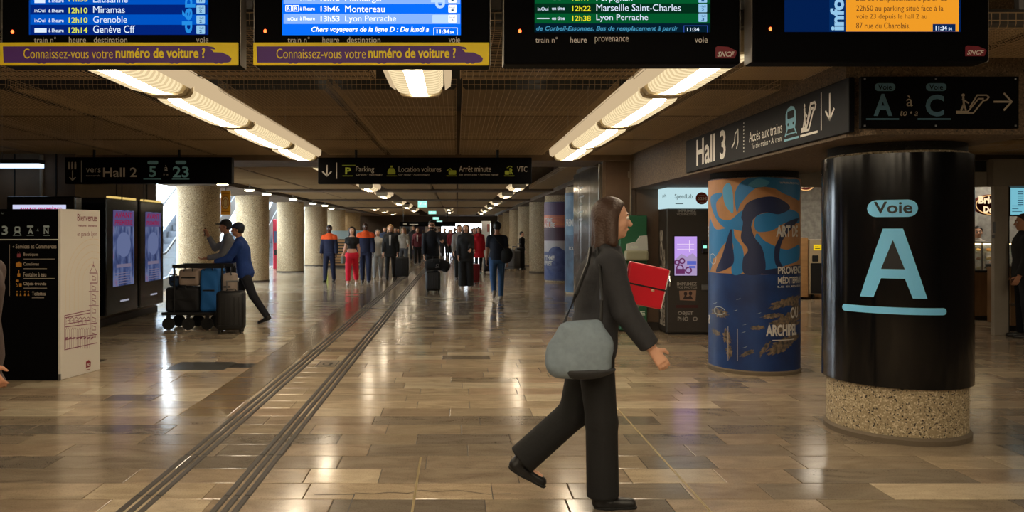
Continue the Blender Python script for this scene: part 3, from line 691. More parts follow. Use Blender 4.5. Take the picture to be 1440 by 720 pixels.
# board 2
t = board(357, 689, 92, 'hanging departure board listing Montereau and Lyon Perrache with bright blue rows')
s2 = Ink().rect(397, 49.5, 648, -88).build('screen', emit('b2_back', (5,110,250), 1.1), t, M4, .002)
b2l, b2d = emit('b2_light', (130,172,255), 1.15), emit('b2_dark', (8,105,240), 1.15)
rowstrip(s2, 399, 647, 34, 49, b2d); rowstrip(s2, 399, 647, 19.5, 33.8, b2l); rowstrip(s2, 399, 647, 5.8, 19.5, b2d); rowstrip(s2, 399, 647, -8.4, 5.8, b2l); up_rows(s2, 399, 647, -8.4, b2d, b2l)
e_w2 = emit('screen_bright_white', (255,255,255), 1.3)
ik = Ink()
for s_, y0, y1, x1 in (('Montargis',4.5,-6,536),('Montereau',17.5,7.8,541),('Lyon Perrache',33,22,557)): ik.text(s_, 485.5, y0, x1, y1)
for s_, y in (('13h16',-2),('13h46',12.7),('13h53',26.6)): ik.text(s_, 451, y+4, 477.5, y-4.3, .02)
for y in (-1.5, 12.7, 26.6): ik.text("à l'heure", 422, y+2.2, 443, y-3.2, .02)
ik.text('inOui', 403.5, 29.3, 418.5, 24.5, .01); ik.text('Chers voyageurs de la ligne D : Du lundi a', 438, 47, 603, 38, .02, .25)
ik.stroke([(610,49),(610,39.5),(643,39.5),(643,49)], .8).text('11:34', 614, 47.5, 632, 41.5, .03).text('54', 633, 47.5, 638, 44, .02)
for a in (402, 412): 
    ik.stroke([(a,8),(a+8,8),(a+8,16),(a,16)], 1, True).text('R', a+2.4, 14.6, a+6, 9.6, .02)
ik.build('lettering', e_w2, s2, M4, .004)
Ink().text('dé', 626, 12, 606, -14, .03, turn=True).rrect(608, 33, 632, 21, 1.5).build('vertical_lettering', emit('b2_word', (185,215,255), 1.1), s2, M4, .003)
for y, b in ((7,'1'),(21,'2'),(-7,'1')): hallbox(s2, 630.5, y, 642, y+11, 'Hall', b, e_w2, e_dk)
headers(t, (('train n°',404.5,435.5),('heure',453.5,477),('destination',488,535),('voie',631,647)))
banner(t, 357, 688, 60.5, 92.5, (390,515,518.5,641)); led(t, 373, 44)
# board 3
t = board(709, 1041, 90, 'hanging arrivals board with green rows for Marseille and Lyon Perrache')
s3 = Ink().rect(751, 45.5, 999, -90).build('screen', emit('b3_back', (2,26,16), .9), t, M4, .002)
b3l, b3d = emit('b3_light', (4,92,46), .9), emit('b3_dark', (4,48,28), .9)
rowstrip(s3, 752, 998, 33, 45.5, emit('b3_tick', (4,30,46), .9)); rowstrip(s3, 752, 998, 19, 33, b3l); rowstrip(s3, 752, 998, 5, 19, b3d); rowstrip(s3, 752, 998, -9, 5, b3l); up_rows(s3, 752, 998, -9, b3d, b3l)
ik = Ink()
for s_, y0, y1, x1 in (('Perpignan',4,-7,889),('Marseille Saint-Charles',15.8,6,957),('Lyon Perrache',31,20.5,911)): ik.text(s_, 838.5, y0, x1, y1)
for y in (-2, 12.3, 26.3): ik.text('on time', 776, y+2, 794, y-2.6, .02)
ik.text('inOui', 756, 15, 771, 10.3, .01).rect(755, 27, 772.5, 25.5).text('11:34', 966, 44.2, 983, 39.2, .02).rect(755,-1,772,-2); ik.build('lettering', e_white, s3, M4, .004)
ik = Ink()
for s_, y in (('12h17',-3),('12h22',12),('12h38',26)): ik.text(s_, 804.5, y+4, 830.5, y-3.8, .02)
ik.build('departure_time', emit('screen_lemon', (235,225,40), 1.0), s3, M4, .004)
Ink().text('de Corbeil-Essonnes. Bus de remplacement à partir', 754, 45, 954, 37, .02, .25).build('ticker', emit('ticker_blue', (70,150,185), .9), s3, M4, .004)
Ink().stroke([(961.5,45.5),(961.5,36.5),(994.5,36.5),(994.5,45.5)], .8).build('clock_frame', emit('clock_frame', (60,90,190), .9), s3, M4, .004)
for y, b in ((5.5,'2'),(19,'3'),(-8,'1')): hallbox(s3, 982, y, 994, y+12, 'Hall', b, e_pale, e_dk)
headers(t, (('train n°',753,784),('heure',802,825),('provenance',836.5,884),('voie',977,995)))
led(t, 731, 44); logo(t, 1006, 65, 1036, 83)
# board 4
t = board(1059, 1391, 87, 'hanging information board with an orange notice panel, rightmost of four')
s4 = Ink().rect(1103, 45, 1351, -90).build('screen', emit('b4_navy', (3,32,82), .9), t, M4, .002)
Ink().rect(1166, 44.5, 1189, -90).build('blue_strip', emit('b4_strip', (6,48,105), .9), s4, M4, .003)
Ink().rect(1189, 44.5, 1348, -90).build('orange_notice', emit('b4_orange', (246,160,40), .95), s4, M4, .003)
Ink().text('info', 1186.5, 43, 1167, -2, .04, turn=True).build('vertical_lettering', e_pale, s4, M4, .004)
ik = Ink()
for s_, y0, y1, x1 in (('Bus de remplacement à partir de',4,-6,1331),('22h50 au parking situé face à la',18,7.8,1326),('voie 23 depuis le hall 2 au',29,19.5,1303),('87 rue du Charolais.',40.6,32,1279)): ik.text(s_, 1203.5, y0, x1, y1)
ik.build('lettering', emit('b4_ink', (92,56,30), 1.0), s4, M4, .004)
o = Ink().rect(1311, 44.5, 1343, 34).build('clock_box', emit('b4_clock', (8,40,90), .9), s4, M4, .004)
Ink().text('11:34', 1315, 43, 1331, 36.5, .03).text('54', 1333, 43, 1338, 39, .02).build('lettering', e_white, o, M4, .005)
led(t, 1083, 41); logo(t, 1357, 64, 1387, 80)
t = empty('mounting_beam', (1, 4.72, 2.9), 'grey steel beam behind the hanging boards', 'beam')
MB().rbox(-3.2, 3.6, 4.67, 4.77, 2.82, 2.93, .02).build('beam', mat('beam_grey', (66,63,60), .6), t)
for x in (-3.0, -1.2, .3, 1.9, 3.4): MB().tube([(x,4.72,2.93),(x,4.72,3.5)], .03, 8).build('hanger', grey_metal, t)

# ------------------------------------------------------------------ hanging direction signs
YS = 11.5; M11 = PL(YS)
def arrow_down(ik, u, v0, v1, wd=1.8, hw=4.5):
    ik.stroke([(u,v0),(u,v1)], wd); ik.stroke([(u-hw,v1-hw*1.0),(u,v1)], wd); ik.stroke([(u+hw,v1-hw*1.0),(u,v1)], wd)
t = empty('hanging_sign', (QX(208,YS), YS, QZ(258,YS)), 'long black hanging sign pointing towards Hall 2 and platforms 5 to 23', 'sign', 'hanging direction signs')
MB().rbox(QX(91,YS), QX(326,YS), YS, YS+.12, QZ(258.5,YS), QZ(221,YS), .01).build('housing', black_panel, t)
ik = Ink(); arrow_down(ik, 102, 240, 253.5, 1.5, 4); ik.stroke([(114.5,226),(114.5,256)], .9)
for a in (96.5, 101, 105.5): ik.ell(a+.5, 229, 1.3, 1.4, 10).rect(a-.8, 238, a+1.8, 230.5)
ik.text('vers', 121, 242.5, 141.5, 236.5).text('Hall 2', 145, 249, 192.5, 235.5, .015).text('à', 231.5, 240.5, 236, 232.5).text('to', 229.5, 246.5, 232, 243.8).text('a', 234, 246.5, 236.5, 244.3)
ik.text('towards', 121, 248, 141, 245.6, 0, .2); ik.build('lettering', mat('print_dim', (176,170,158), .6), t, M11, .001)
ik = Ink(); ik.text('5', 209.5, 249, 219.5, 233.5, .02).text('23', 243, 249.5, 265.5, 234, .02).stroke([(202,251.8),(226,251.8)], 1).stroke([(242,251.8),(266,251.8)], 1).rrect(207.5,231,222.5,226,2).rrect(247,231,262,226,2)
ik.build('platform_numbers', ink_dim_blue, t, M11, .001)
for px in (130, 250): MB().tube([(QX(px,YS),YS+.06,2.68),(QX(px,YS),YS+.06,3.5)], .02, 8).build('hanger', charcoal, t)
for px in (169, 200): MB().tube([(QX(px,YS),YS+.06,2.31),(QX(px,YS),YS+.06,2.05)], .008, 6).build('cable', charcoal, t)
t = empty('hanging_sign', (QX(598,YS), YS, QZ(258,YS)), 'long black hanging sign for Parking, Location voitures, Arrêt minute and VTC', 'sign', 'hanging direction signs')
MB().rbox(QX(447,YS), QX(748,YS), YS, YS+.12, QZ(258.5,YS), QZ(221.5,YS), .01).build('housing', black_panel, t)
ik = Ink(); arrow_down(ik, 459.7, 232.5, 247.5, 1.9, 6); ik.stroke([(473.5,229),(473.5,251)], 1)
ik.build('arrow_symbol', mat('print_grey', (170,165,158)), t, M11, .001)
ik = Ink()
for s_, a, b in (('Parking',500.5,526),('Location voitures',560.5,620.5),('Arrêt minute',645.5,690.5),('VTC',727,741.5)): ik.text(s_, a, 243.5 if 'g' in s_ else 241.6, b, 234 if 'A' not in s_ else 233)
for s_, a, b in (('Car park • Parcheggio',500.5,537.5),('Car rental • Autonoleggio',560.5,604),('Set down area • Fermata rapida',645.5,701)): ik.text(s_, a, 247.4, b, 244.4, 0, .2)
ik.build('lettering', mat('print_dim', (176,170,158), .6), t, M11, .001)
ik = Ink(); ik.text('P', 485.5, 245, 493.5, 235.5, .03)
for a in (482, 544, 628, 709): ik.stroke([(a,247.3),(a+14,247.3)], .9)
ik.poly([(545,245),(545,240.5),(547.5,236.5),(553.5,236.5),(556,240.5),(556,245)]).rect(549,235.5,552,233)
ik.stroke([(628.5,240),(633,237),(636,240)], 1.2).rrect(631,245.5,641.5,239.5,1).rrect(710,245.5,716,240,1).text('R', 716.5, 245, 721.5, 236.5, .02).stroke([(713,236),(717,233.5),(720,235)], .8).rect(481,232.6,500,232)
ik.build('pictograms', ink_green, t, M11, .001)
for px in (500, 700): MB().tube([(QX(px,YS),YS+.06,2.68),(QX(px,YS),YS+.06,3.5)], .02, 8).build('hanger', charcoal, t)
# the sign along the pillar beam: u runs towards the camera
XH = 2.775
t = empty('wall_sign', (XH, 7.5, 2.31), 'long dark Hall 3 sign running along the side of the pillar beam', 'sign')
MB().rbox(XH, XH+.04, 5.53, 9.46, 2.30, 2.69, .006).build('housing', mat('sign_slate', (20,21,27), .5, spec=.06), t)
MH = lambda u, v, d: (XH-d, 9.46-u, v)
def HX(px): return 9.46-F*XH/(px-CX)
def escal(ik, u0, v0, u1, v1, wd):
    """escalator pictogram in the box"""
    U = lambda a: u0+(u1-u0)*a; V = lambda a: v0+(v1-v0)*a
    ik.stroke([(U(0),V(.08)),(U(.34),V(.08)),(U(.66),V(.72)),(U(.8),V(.72))], wd).stroke([(U(.4),V(.3)),(U(.62),V(.9)),(U(.9),V(.9)),(U(.97),V(.8)),(U(.9),V(.66)),(U(.8),V(.62)),(U(.5),V(.0)),(U(0),V(0))], wd)
    ik.ell(U(.2), V(.9), abs(u1-u0)*.05, (v1-v0)*.08, 12); ik.stroke([(U(.2),V(.78)),(U(.22),V(.45)),(U(.14),V(.15))], wd*1.4).stroke([(U(.22),V(.45)),(U(.28),V(.15))], wd*1.2).stroke([(U(.18),V(.7)),(U(.36),V(.5))], wd)
ik = Ink(); ik.text('Hall 3', HX(979.5), 2.35, HX(1020.5), 2.655, .02)
ik.stroke([(HX(1029.5),2.44),(HX(1033),2.49),(HX(1034),2.57),(HX(1038),2.60),(HX(1038),2.48),(HX(1036),2.42)], .02)
for k in range(9): ik.ell(HX(1046), 2.37+.034*k, .012, .008, 8)
ik.text('Accès aux trains', HX(1053.5), 2.44, HX(1100), 2.535).text('To the trains • Ai treni', HX(1057), 2.37, HX(1100), 2.42, 0, .15)
escal(ik, HX(1127.5), 2.40, HX(1148), 2.62, .02); ik.stroke([(HX(1126),2.365),(HX(1149.5),2.365)], .018); ik.stroke([(HX(1155),2.37),(HX(1155),2.65)], .012)
ua = HX(1167); ik.stroke([(ua,2.62),(ua,2.43)], .02).stroke([(ua-.065,2.50),(ua,2.43)], .02).stroke([(ua+.065,2.50),(ua,2.43)], .02)
ik.build('lettering', ink_white, t, MH, .001)
ik = Ink(); ua, ub = HX(1105), HX(1119.5); um = (ua+ub)/2
ik.poly([(ua+.02,2.45),(ua,2.5),(ua,2.58),(ua+.04,2.625),(um,2.64),(ub-.04,2.625),(ub,2.58),(ub,2.5),(ub-.02,2.45)]).stroke([(ua+.03,2.45),(ua-.01,2.40)], .018).stroke([(ub-.03,2.45),(ub+.01,2.40)], .018).stroke([(ua,2.41),(ub,2.41)], .012).stroke([(ua-.03,2.365),(ub+.05,2.365)], .018)
ik.build('train_pictogram', ink_blue, t, MH, .001)
ik = Ink(); ik.rrect(ua+.035, 2.535, ub-.035, 2.60, .015).ell(ua+.05, 2.49, .014, .014, 10).ell(ub-.05, 2.49, .014, .014, 10); ik.build('train_window', mat('sign_slate', (20,21,27), .5, spec=.06), t, MH, .0018)
# front sign of the beam
YA = 5.44; MA = PL(YA)
t = empty('wall_sign', (QX(1322,YA), YA, QZ(180,YA)), 'black sign for platforms A to C above the black pillar', 'sign')
MB().rbox(QX(1211,YA), QX(1433,YA), YA, YA+.035, QZ(180.5,YA), QZ(107.5,YA), .004).build('housing', black_panel, t)
ik = Ink(); ik.rrect(1230,128,1259,117,5).rrect(1302,128,1331,117,5).text('A', 1228.5,163,1255,132,.03).text('C',1301.5,163.8,1327.5,133,.03).stroke([(1218.5,167.5),(1263.5,167.5)],2.2).stroke([(1291,167.5),(1336.5,167.5)],2.2)
ik.build('platform_letters', mat('print_muted_blue', (72,114,138), .6), t, MA, .001)
Ink().text('Voie',1234.5,126.3,1254,118.7,.01).text('Voie',1306.5,126.3,1326,118.7,.01).build('pill_lettering', black_panel, t, MA, .002)
ik = Ink(); ik.text('à',1274.5,149.5,1283.5,134.5).text('to • a',1266,163,1290.5,155.5,0,.25); escal(ik,1345,159,1392,131,2)
ik.stroke([(1398,143),(1422,143)],2.6).stroke([(1412,131.5),(1422.5,143),(1412,154.5)],2.6)
ik.build('lettering', mat('print_cream', (158,147,130), .6), t, MA, .001)
b = MB()
for px, py in ((1216,111),(1316,111),(1428,111),(1216,177),(1316,177),(1428,177)): x, z = QX(px,YA), QZ(py,YA); b.box(x-.006,x+.006,YA-.003,YA,z-.006,z+.006)
b.build('screws', grey_metal, t, kind='stuff')
# far sign with dark face near the exit
t = empty('hanging_sign', (-2.2, 44, 2.1), 'small black far sign hanging left of the exit signs', 'sign'); MB().box(QX(562,44),QX(641,44),44,44.1,QZ(318.5,44),QZ(312,44)).build('housing', black_panel, t)
Ink().rect(567,316,572,314).rect(576,316,588,315).build('lettering', ink_grey, t, PL(44), .001)
for x in (-3,-.5): MB().tube([(x,44.05,2.1),(x,44.05,3.5)], .02, 6).build('hanger', charcoal, t)

# ------------------------------------------------------------------ near pillars
def brush_ring(x, y, R, z0, z1, t, n=150):
    b = MB(); rr = random.Random(3)
    for i in range(n):
        a = 2*PI*i/n+rr.uniform(-.02,.02); r0 = R-.05; r1 = R+rr.uniform(.02,.09); a2 = a+rr.uniform(-.03,.03)
        zz = rr.uniform(z0, z1-.01); wd = .008
        for dz in (0, (z1-z0)*.5):
            z = min(z1-.005, max(z0+.004, zz+dz-(z1-z0)*.25))
            b.add([(x+r0*math.cos(a-wd),y+r0*math.sin(a-wd),z),(x+r0*math.cos(a+wd),y+r0*math.sin(a+wd),z),(x+r1*math.cos(a2),y+r1*math.sin(a2),z+rr.uniform(-.03,.012))],[(0,1,2)])
    b.build('bristles', rubber, t, kind='stuff'); MB().lathe(x, y, [(R-.02,z0),(R-.02,z1)], 64).build('collar', rubber, t, smooth=True)
PX_, PY_, PR = 3.54, 6.315, .504
t = empty('pillar', (PX_, PY_, 0), 'near round pillar in a glossy black cover with a big letter A', 'pillar')
pil = MB(); pil.lathe(PX_, PY_, [(PR,0),(PR,2.205)], 96); pil.build('shaft', pillar_stone, t, smooth=True)
MB().lathe(PX_, PY_, [(PR+.02,0),(PR+.022,.04),(PR+.006,.06)], 96).build('mortar_ring', mat('mortar', (104,92,76), .8, bump=.5, scale=30), t, smooth=True)
brush_ring(PX_, PY_, PR+.01, 2.205, 2.275, t, 220)
RC = .5385; zc0, zc1 = .424, 2.186
b = MB(); seg = 96; v = []; f = []; a_s = math.atan2(-PY_,-PX_)-2.0; span = 4.0
for i in range(seg+1):
    a = a_s+span*i/seg
    for r, z in ((RC,zc0),(RC,zc1),(RC-.022,zc1),(RC-.022,zc0)): v.append((PX_+r*math.cos(a), PY_+r*math.sin(a), z))
for i in range(seg):
    for k in range(4): f.append((4*i+k, 4*i+(k+1)%4, 4*i+4+(k+1)%4, 4*i+4+k))
f += [(3,2,1,0), tuple(4*seg+k for k in range(4))]
cover = MB().add(v, [q[::-1] for q in f]).build('sign_cover', black_gloss, t, smooth=True)
b = MB()
for a in (a_s, a_s+span):
    c_, s_ = math.cos(a), math.sin(a); b.add([(PX_+r*c_-w_*s_, PY_+r*s_+w_*c_, z) for z in (zc0-.005, zc1+.005) for r, w_ in ((RC-.03,-.012),(RC+.022,-.012),(RC+.022,.012),(RC-.03,.012))], [(3,2,1,0),(4,5,6,7),(0,1,5,4),(1,2,6,5),(2,3,7,6),(3,0,4,7)])
b.build('cover_edge', charcoal, cover)
MC = CYL(PX_, PY_, RC)
def arc(px, py):
    """where the sight line of a pixel meets the cover: arc length and height"""
    dx = (px-CX)/F; A = dx*dx+1; B = -2*(dx*PX_+PY_); Cc = PX_**2+PY_**2-RC**2; Y = (-B-math.sqrt(B*B-4*A*Cc))/(2*A); X = dx*Y
    a = math.atan2(Y-PY_, X-PX_)-math.atan2(-PY_,-PX_); a = (a+PI) % (2*PI)-PI; return a*RC, EYE-(py-CY)*Y/F
pb = mat('print_pillar_blue', (118,200,248), .45)
ik = Ink(); a0, z0 = arc(1219.5, 305.5); a1, z1 = arc(1291, 280.5); ik.rrect(a0, z0, a1, z1, (z1-z0)/2)
a0, z0 = arc(1209.5, 416.5); a1, z1 = arc(1304, 321.5); W_ = a1-a0
zb = z0; zt = z1; um = (a0+a1)/2; th = .078   # big A drawn as strokes so that its weight is right
sw = .098
ik.poly([(a0,zb),(a0+sw,zb),(a0+sw+.052,zb+.145),(a1-sw-.052,zb+.145),(a1-sw,zb),(a1,zb),(um+.066,zt),(um-.066,zt)])
a2, z2 = arc(1184.5, 436); a3, z3 = arc(1331, 436.5); zl = arc(1257, 437)[1]; ik.rrect(a2, zl-.026, a3, zl+.026, .026)
ik.build('big_letter_a', pb, cover, MC, .0015, cut=.03)
ik = Ink(); ik.poly([(um-.078,zb+.215),(um+.078,zb+.215),(um,zt-.085)]); a0, z0 = arc(1229, 300.5); a1, z1 = arc(1283, 283); ik.text('Voie', a0, z0, a1, z1, .02)
ik.build('counter_and_lettering', mat('print_black', (12,14,20), .35), cover, MC, .0025, cut=.03)
# second pillar with posters
QX_, QY_, QR = 3.467, 9.13, .503
t = empty('pillar', (QX_, QY_, 0), 'round pillar wrapped in blue and orange travel posters', 'pillar')
MB().lathe(QX_, QY_, [(QR-.015,0),(QR-.015,2.2)], 96).build('shaft', pillar_stone, t, smooth=True)
MB().lathe(QX_, QY_, [(QR+.01,0),(QR+.012,.035),(QR,.05)], 96).build('mortar_ring', mat('mortar', (104,92,76), .8, bump=.5, scale=30), t, smooth=True)
brush_ring(QX_, QY_, QR+.0, 2.2, 2.275, t, 160)
kraft = mat('poster_kraft', (164,118,76), .55, var=.12, scale=5); sea = mat('poster_sea', (8,56,118), .5, rgb2=(6,34,82), scale=2.2)
postr = MB().lathe(QX_, QY_, [(QR,.045),(QR,2.195)], 96, cap=False).build('poster_wrap', sea, t, smooth=True)
MP = CYL(QX_, QY_, QR)
def pz2(py): return EYE-(py-CY)/127.5
def ps(px): return QR*math.asin(max(-.999, min(.999, (px-1061)/65.5)))
zm = pz2(386)
Ink().rect(-1.0, zm, .95, 2.19).build('orange_sheet', kraft, postr, MP, .001, cut=.04)
def blob(pts, steps=8):
    """closed smooth outline through points"""
    n = len(pts); out = []
    for i in range(n):
        p0, p1, p2, p3 = pts[i-1], pts[i], pts[(i+1) % n], pts[(i+2) % n]
        for k in range(steps):
            t_ = k/steps; out.append(tuple(.5*((2*p1[j])+(-p0[j]+p2[j])*t_+(2*p0[j]-5*p1[j]+4*p2[j]-p3[j])*t_*t_+(-p0[j]+3*p1[j]-3*p2[j]+p3[j])*t_**3) for j in (0,1)))
    return out
def PP(pts): return blob([(ps(a), pz2(b)) for a, b in pts])
# pixel positions in the poster (crop of the photograph at 4.5x from 980,240)
cvt = lambda pts: [(980+a/4.5, 240+b/4.5) for a, b in pts]
az = mat('poster_azure', (24,112,172), .5); azl = mat('poster_light_azure', (74,150,196), .5); nv = mat('poster_navy', (14,30,72), .5)
ik = Ink()
for pts in ([(250,140),(300,60),(400,40),(560,50),(648,60),(648,180),(560,150),(480,110),(380,110),(290,200),(262,260)],
            [(90,160),(150,130),(170,150),(130,200),(150,290),(220,310),(300,250),(360,300),(330,380),(240,370),(170,350),(110,260)],
            [(85,300),(130,370),(230,360),(250,420),(300,500),(300,640),(230,650),(240,470),(190,460),(120,560),(90,520)],
            [(380,290),(480,260),(560,240),(640,270),(645,330),(560,330),(470,380),(380,380)],
            [(380,400),(440,450),(560,500),(645,470),(645,560),(560,600),(440,640),(370,560)],
            [(82,330),(100,420),(110,560),(92,640),(78,620)]): ik.poly(PP(cvt(pts)))
ik.build('azure_shapes', az, postr, MP, .002, cut=.04)
ik = Ink()
for pts in ([(175,110),(210,70),(235,120),(240,260),(215,250),(185,200)], [(330,90),(390,50),(460,70),(430,100),(370,105)]): ik.poly(PP(cvt(pts)))
ik.build('pale_shapes', azl, postr, MP, .0025, cut=.04)
ik = Ink()
for pts in ([(290,290),(320,210),(400,172),(500,168),(585,230),(520,275),(440,265),(380,290),(350,340),(370,420),(420,500),(430,640),(310,655),(300,560),(330,500),(288,430),(300,330)],
            [(490,500),(520,420),(560,330),(640,300),(600,360),(540,440),(520,560),(560,640),(500,600)],
            [(170,540),(225,370),(236,470),(236,600),(130,650)], [(430,630),(560,610),(648,600),(648,655),(430,655)]): ik.poly(PP(cvt(pts)))
ik.build('navy_shapes', nv, postr, MP, .003, cut=.04)
# rocky coast: ragged patches
rk = mat('poster_rock', (132,112,88), .6, rgb2=(40,44,52), scale=26, bump=0); rkb = mat('poster_shallows', (40,86,112), .55, rgb2=(90,104,104), scale=14)
def ragged(cx, cy, rx, ry, tilt, seed):
    r = random.Random(seed); out = []
    for i in range(46):
        a = 2*PI*i/46; k = r.uniform(.55, 1.05); x = rx*k*math.cos(a); y = ry*k*math.sin(a); c_, s_ = math.cos(tilt), math.sin(tilt)
        out.append((980+(cx+x*c_-y*s_)/4.5, 380+(cy+x*s_+y*c_)/4.5))
    return [(ps(a), pz2(b)) for a, b in out]
ik = Ink()
for k, q in enumerate(((560,205,120,30,-.3),(470,290,70,20,-.1),(560,330,110,60,-.2),(390,365,55,16,-.1),(330,530,60,16,-.45),(430,500,70,16,-1.0),(530,480,110,45,-.5),(600,440,60,30,-.3),(150,290,70,34,.1),(200,440,30,60,-.2),(215,530,24,50,0),(620,250,40,60,0),(130,420,40,22,.4))): ik.poly(ragged(*q, k))
ik.build('rocky_coast', rk, postr, MP, .002, cut=.04)
ik = Ink()
for a, b in ((270,190),(250,265),(310,350),(300,400),(120,230),(310,495),(395,275)): ik.poly([(ps(980+(a-14)/4.5),pz2(380+(b+4)/4.5)),(ps(980+(a+18)/4.5),pz2(380+(b-9)/4.5)),(ps(980+(a+8)/4.5),pz2(380+(b-2)/4.5))])
ik.ring(ps(1013), pz2(441), .09, .045, .008, 20, 340)
ik.build('surf', mat('poster_foam', (150,160,165), .6), postr, MP, .0025, cut=.05)
pw = mat('poster_white', (196,194,190), .6)
ik = Ink(); ik.text('ART DE', ps(1091), pz2(333), ps(1091)+.34, pz2(317), .03).text('PROVENCE', ps(1093.5), pz2(385.5), ps(1093.5)+.46, pz2(375), .03).text('MÉDITERRANÉE', ps(1093.5), pz2(399), ps(1093.5)+.5, pz2(387.5), .02).text('LE SUD EN', ps(1093), pz2(404.5), ps(1093)+.4, pz2(402), .02)
ik.text('OU', ps(1110.5), pz2(448.5), ps(1121), pz2(433), .03).text('ARCHIPEL', ps(1077.5), pz2(473), ps(1077.5)+.42, pz2(456.5), .04).text('WWW.PROVENCE', ps(1096), pz2(258.5), ps(1096)+.34, pz2(255.5), .01)
ik.rect(ps(1026), pz2(462), ps(1026)+.004, pz2(511)).rect(ps(1039), pz2(464), ps(1039)+.004, pz2(510)).rect(ps(1086), pz2(479), ps(1086)+.3, pz2(478))
ik.text('E', ps(996.2)-.03, pz2(333), ps(997.5), pz2(318), .03).text('?', ps(997)-.01, pz2(463), ps(1000), pz2(450), .04)
ik.build('lettering', pw, postr, MP, .004, cut=.05)
ik = Ink(); ik.stroke([(ps(1000.5),pz2(360)),(ps(1004),pz2(358)),(ps(1007),pz2(361)),(ps(1009),pz2(364)),(ps(1008),pz2(371)),(ps(1004),pz2(374)),(ps(1001),pz2(370))], .006, True).build('map_outline', pw, postr, MP, .004)

# ------------------------------------------------------------------ poster columns in the right row and clad panel
def poster_col(x, y, R, z1, label, bands, txt):
    t = empty('poster_column', (x, y, 0), label, 'poster column', 'poster wrapped columns'); MB().lathe(x, y, [(R-.02,0),(R-.02,2.72)], 48).build('shaft', column_stone, t, smooth=True)
    p = MB().lathe(x, y, [(R,.05),(R,z1)], 64, cap=False).build('poster_wrap', bands[0][2], t, smooth=True); mp = CYL(x, y, R)
    for k, (a, b, m) in enumerate(bands[1:]): Ink().rect(-1.0, a, .8, b).build('poster_band', m, p, mp, .001+.001*k, cut=.06)
    a0 = math.atan2(-y,-x)
    for s_, px0, px1, py0, py1 in txt:
        f_ = lambda px: R*math.asin(max(-.98, min(.98, (px-(CX+x/y*F))/(R/y*F)))); zz = lambda py: EYE-(py-CY)*(y-R*.8)/F
        Ink().text(s_, f_(px0), zz(py0), f_(px1), zz(py1), .03).build('lettering', pw, p, mp, .006, cut=.06)
    return t, p, mp
sk = [mat('sunset_violet', (92,70,104), .5), mat('sunset_rose', (176,96,96), .5, rgb2=(210,130,90), scale=3, stretch=(1,1,4)), mat('sunset_dusk', (70,44,60), .5), mat('sea_dusk', (92,98,132), .5, rgb2=(50,56,100), scale=4), mat('lavender_field', (74,86,128), .5, rgb2=(40,60,120), scale=5), mat('fog', (168,164,168), .5)]
t, p, mp = poster_col(3.32, 24.9, .525, 2.52, 'column wrapped in a sunset and lavender poster beyond the steel panel', [(0,0,sk[3]),(.1,.95,sk[4]),(.95,1.3,sk[5]),(1.3,1.72,sk[2]),(1.72,2.1,sk[1]),(2.1,2.5,sk[0])], (('RYTHME',764.5,777,313,306.5),('NATURE',764,781,320.5,313.5),('RYTHME',764,780,366,359.5),('REFLET',764,777,373.5,367)))
ik = Ink(); ik.poly(blob([(-.5,.4),(-.42,.95),(-.15,1.12),(.1,1.0),(.3,.9),(.4,.4)])); ik.build('mountain', mat('mount_blue', (40,52,104), .5, rgb2=(72,84,130), scale=7), p, mp, .005, cut=.08)
t, p, mp = poster_col(3.32, 20.1, .53, 2.58, 'column wrapped in a pale blue poster beside the steel panel', [(0,0,mat('fjord_blue', (70,104,132), .5, rgb2=(34,60,86), scale=3)),(1.5,2.5,mat('haze_blue', (98,134,160), .5, rgb2=(52,86,116), scale=3))], (('PREMIER',797,815,318,308),('POUR',801,812,352,347)))
ik = Ink(); ik.ring(-.22, 2.08, .09, .16, .035, 40, 330).ring(-.12, 2.0, .07, .11, .03, 0, 300); ik.build('emblem', pw, p, mp, .004, cut=.06)
t = empty('directory_panel', (2.34, 14, 0), 'tall brushed steel directory panel cladding the wall block side', 'panel')
for k in range(3):
    y0 = 12.66+k*.91; MB().rbox(2.30, 2.357, y0, y0+.9, .12 if k < 0 else 0.03, 2.70, .008).build('steel_sheet', mat('clad_steel', (150,146,138), .16, .85, bump=.03, scale=3), t)
ik = Ink()
for k, z in enumerate((2.38,2.22,2.08,1.94,1.8)): ik.rect(.75, z, .75+(.4,.5,.3,.45,.35)[k], z+.03)
ik.rect(.62,1.4,.63,2.5); ik.build('lettering', ink_white, t, lambda u, v, d: (2.30-d, 15.4-u, v), .001)
# ------------------------------------------------------------------ information kiosk on the left
YK = 8.38; MK = PL(YK)
t = empty('information_kiosk', (-4.75, 8.7, 0), 'freestanding kiosk with black services face and white station drawing side', 'kiosk')
zk = QZ(294, YK)
KA, KB = (-4.242, 8.38), (-4.118, 9.03)
MB().prism([(-5.55,8.38),(-4.262,8.38),(-4.138,9.03),(-5.55,9.03)], 'z', .0, zk).build('body', black_panel, t)
side = MB().prism([(-4.262,8.372),(KA[0],8.38),(KB[0],9.03),(-4.138,9.034)], 'z', .004, zk+.002).build('white_side_panel', mat('kiosk_white', (196,190,180), .55), t)
MKS = lambda u, v, d: (KA[0]+(KB[0]-KA[0])*u+d*.98, KA[1]+(KB[1]-KA[1])*u-d*.18, v)
ik = Ink(); ik.rect(-30, 337.6, 84.5, 336.2).build('divider_line', ink_white, t, MK, .001)
ik = Ink(); ik.text('3', 2.5,330.5,11,317.5,.03).text('A',39.5,328.8,46.5,321,.03).text('N',61.5,328.8,68.5,321,.03).text('A',52,325,54.5,321.5)
for a, b in ((38,47),(61,69.5)): ik.rrect(a,319.8,b,317.2,1).stroke([(a,331),(b+.5,331)],.7)
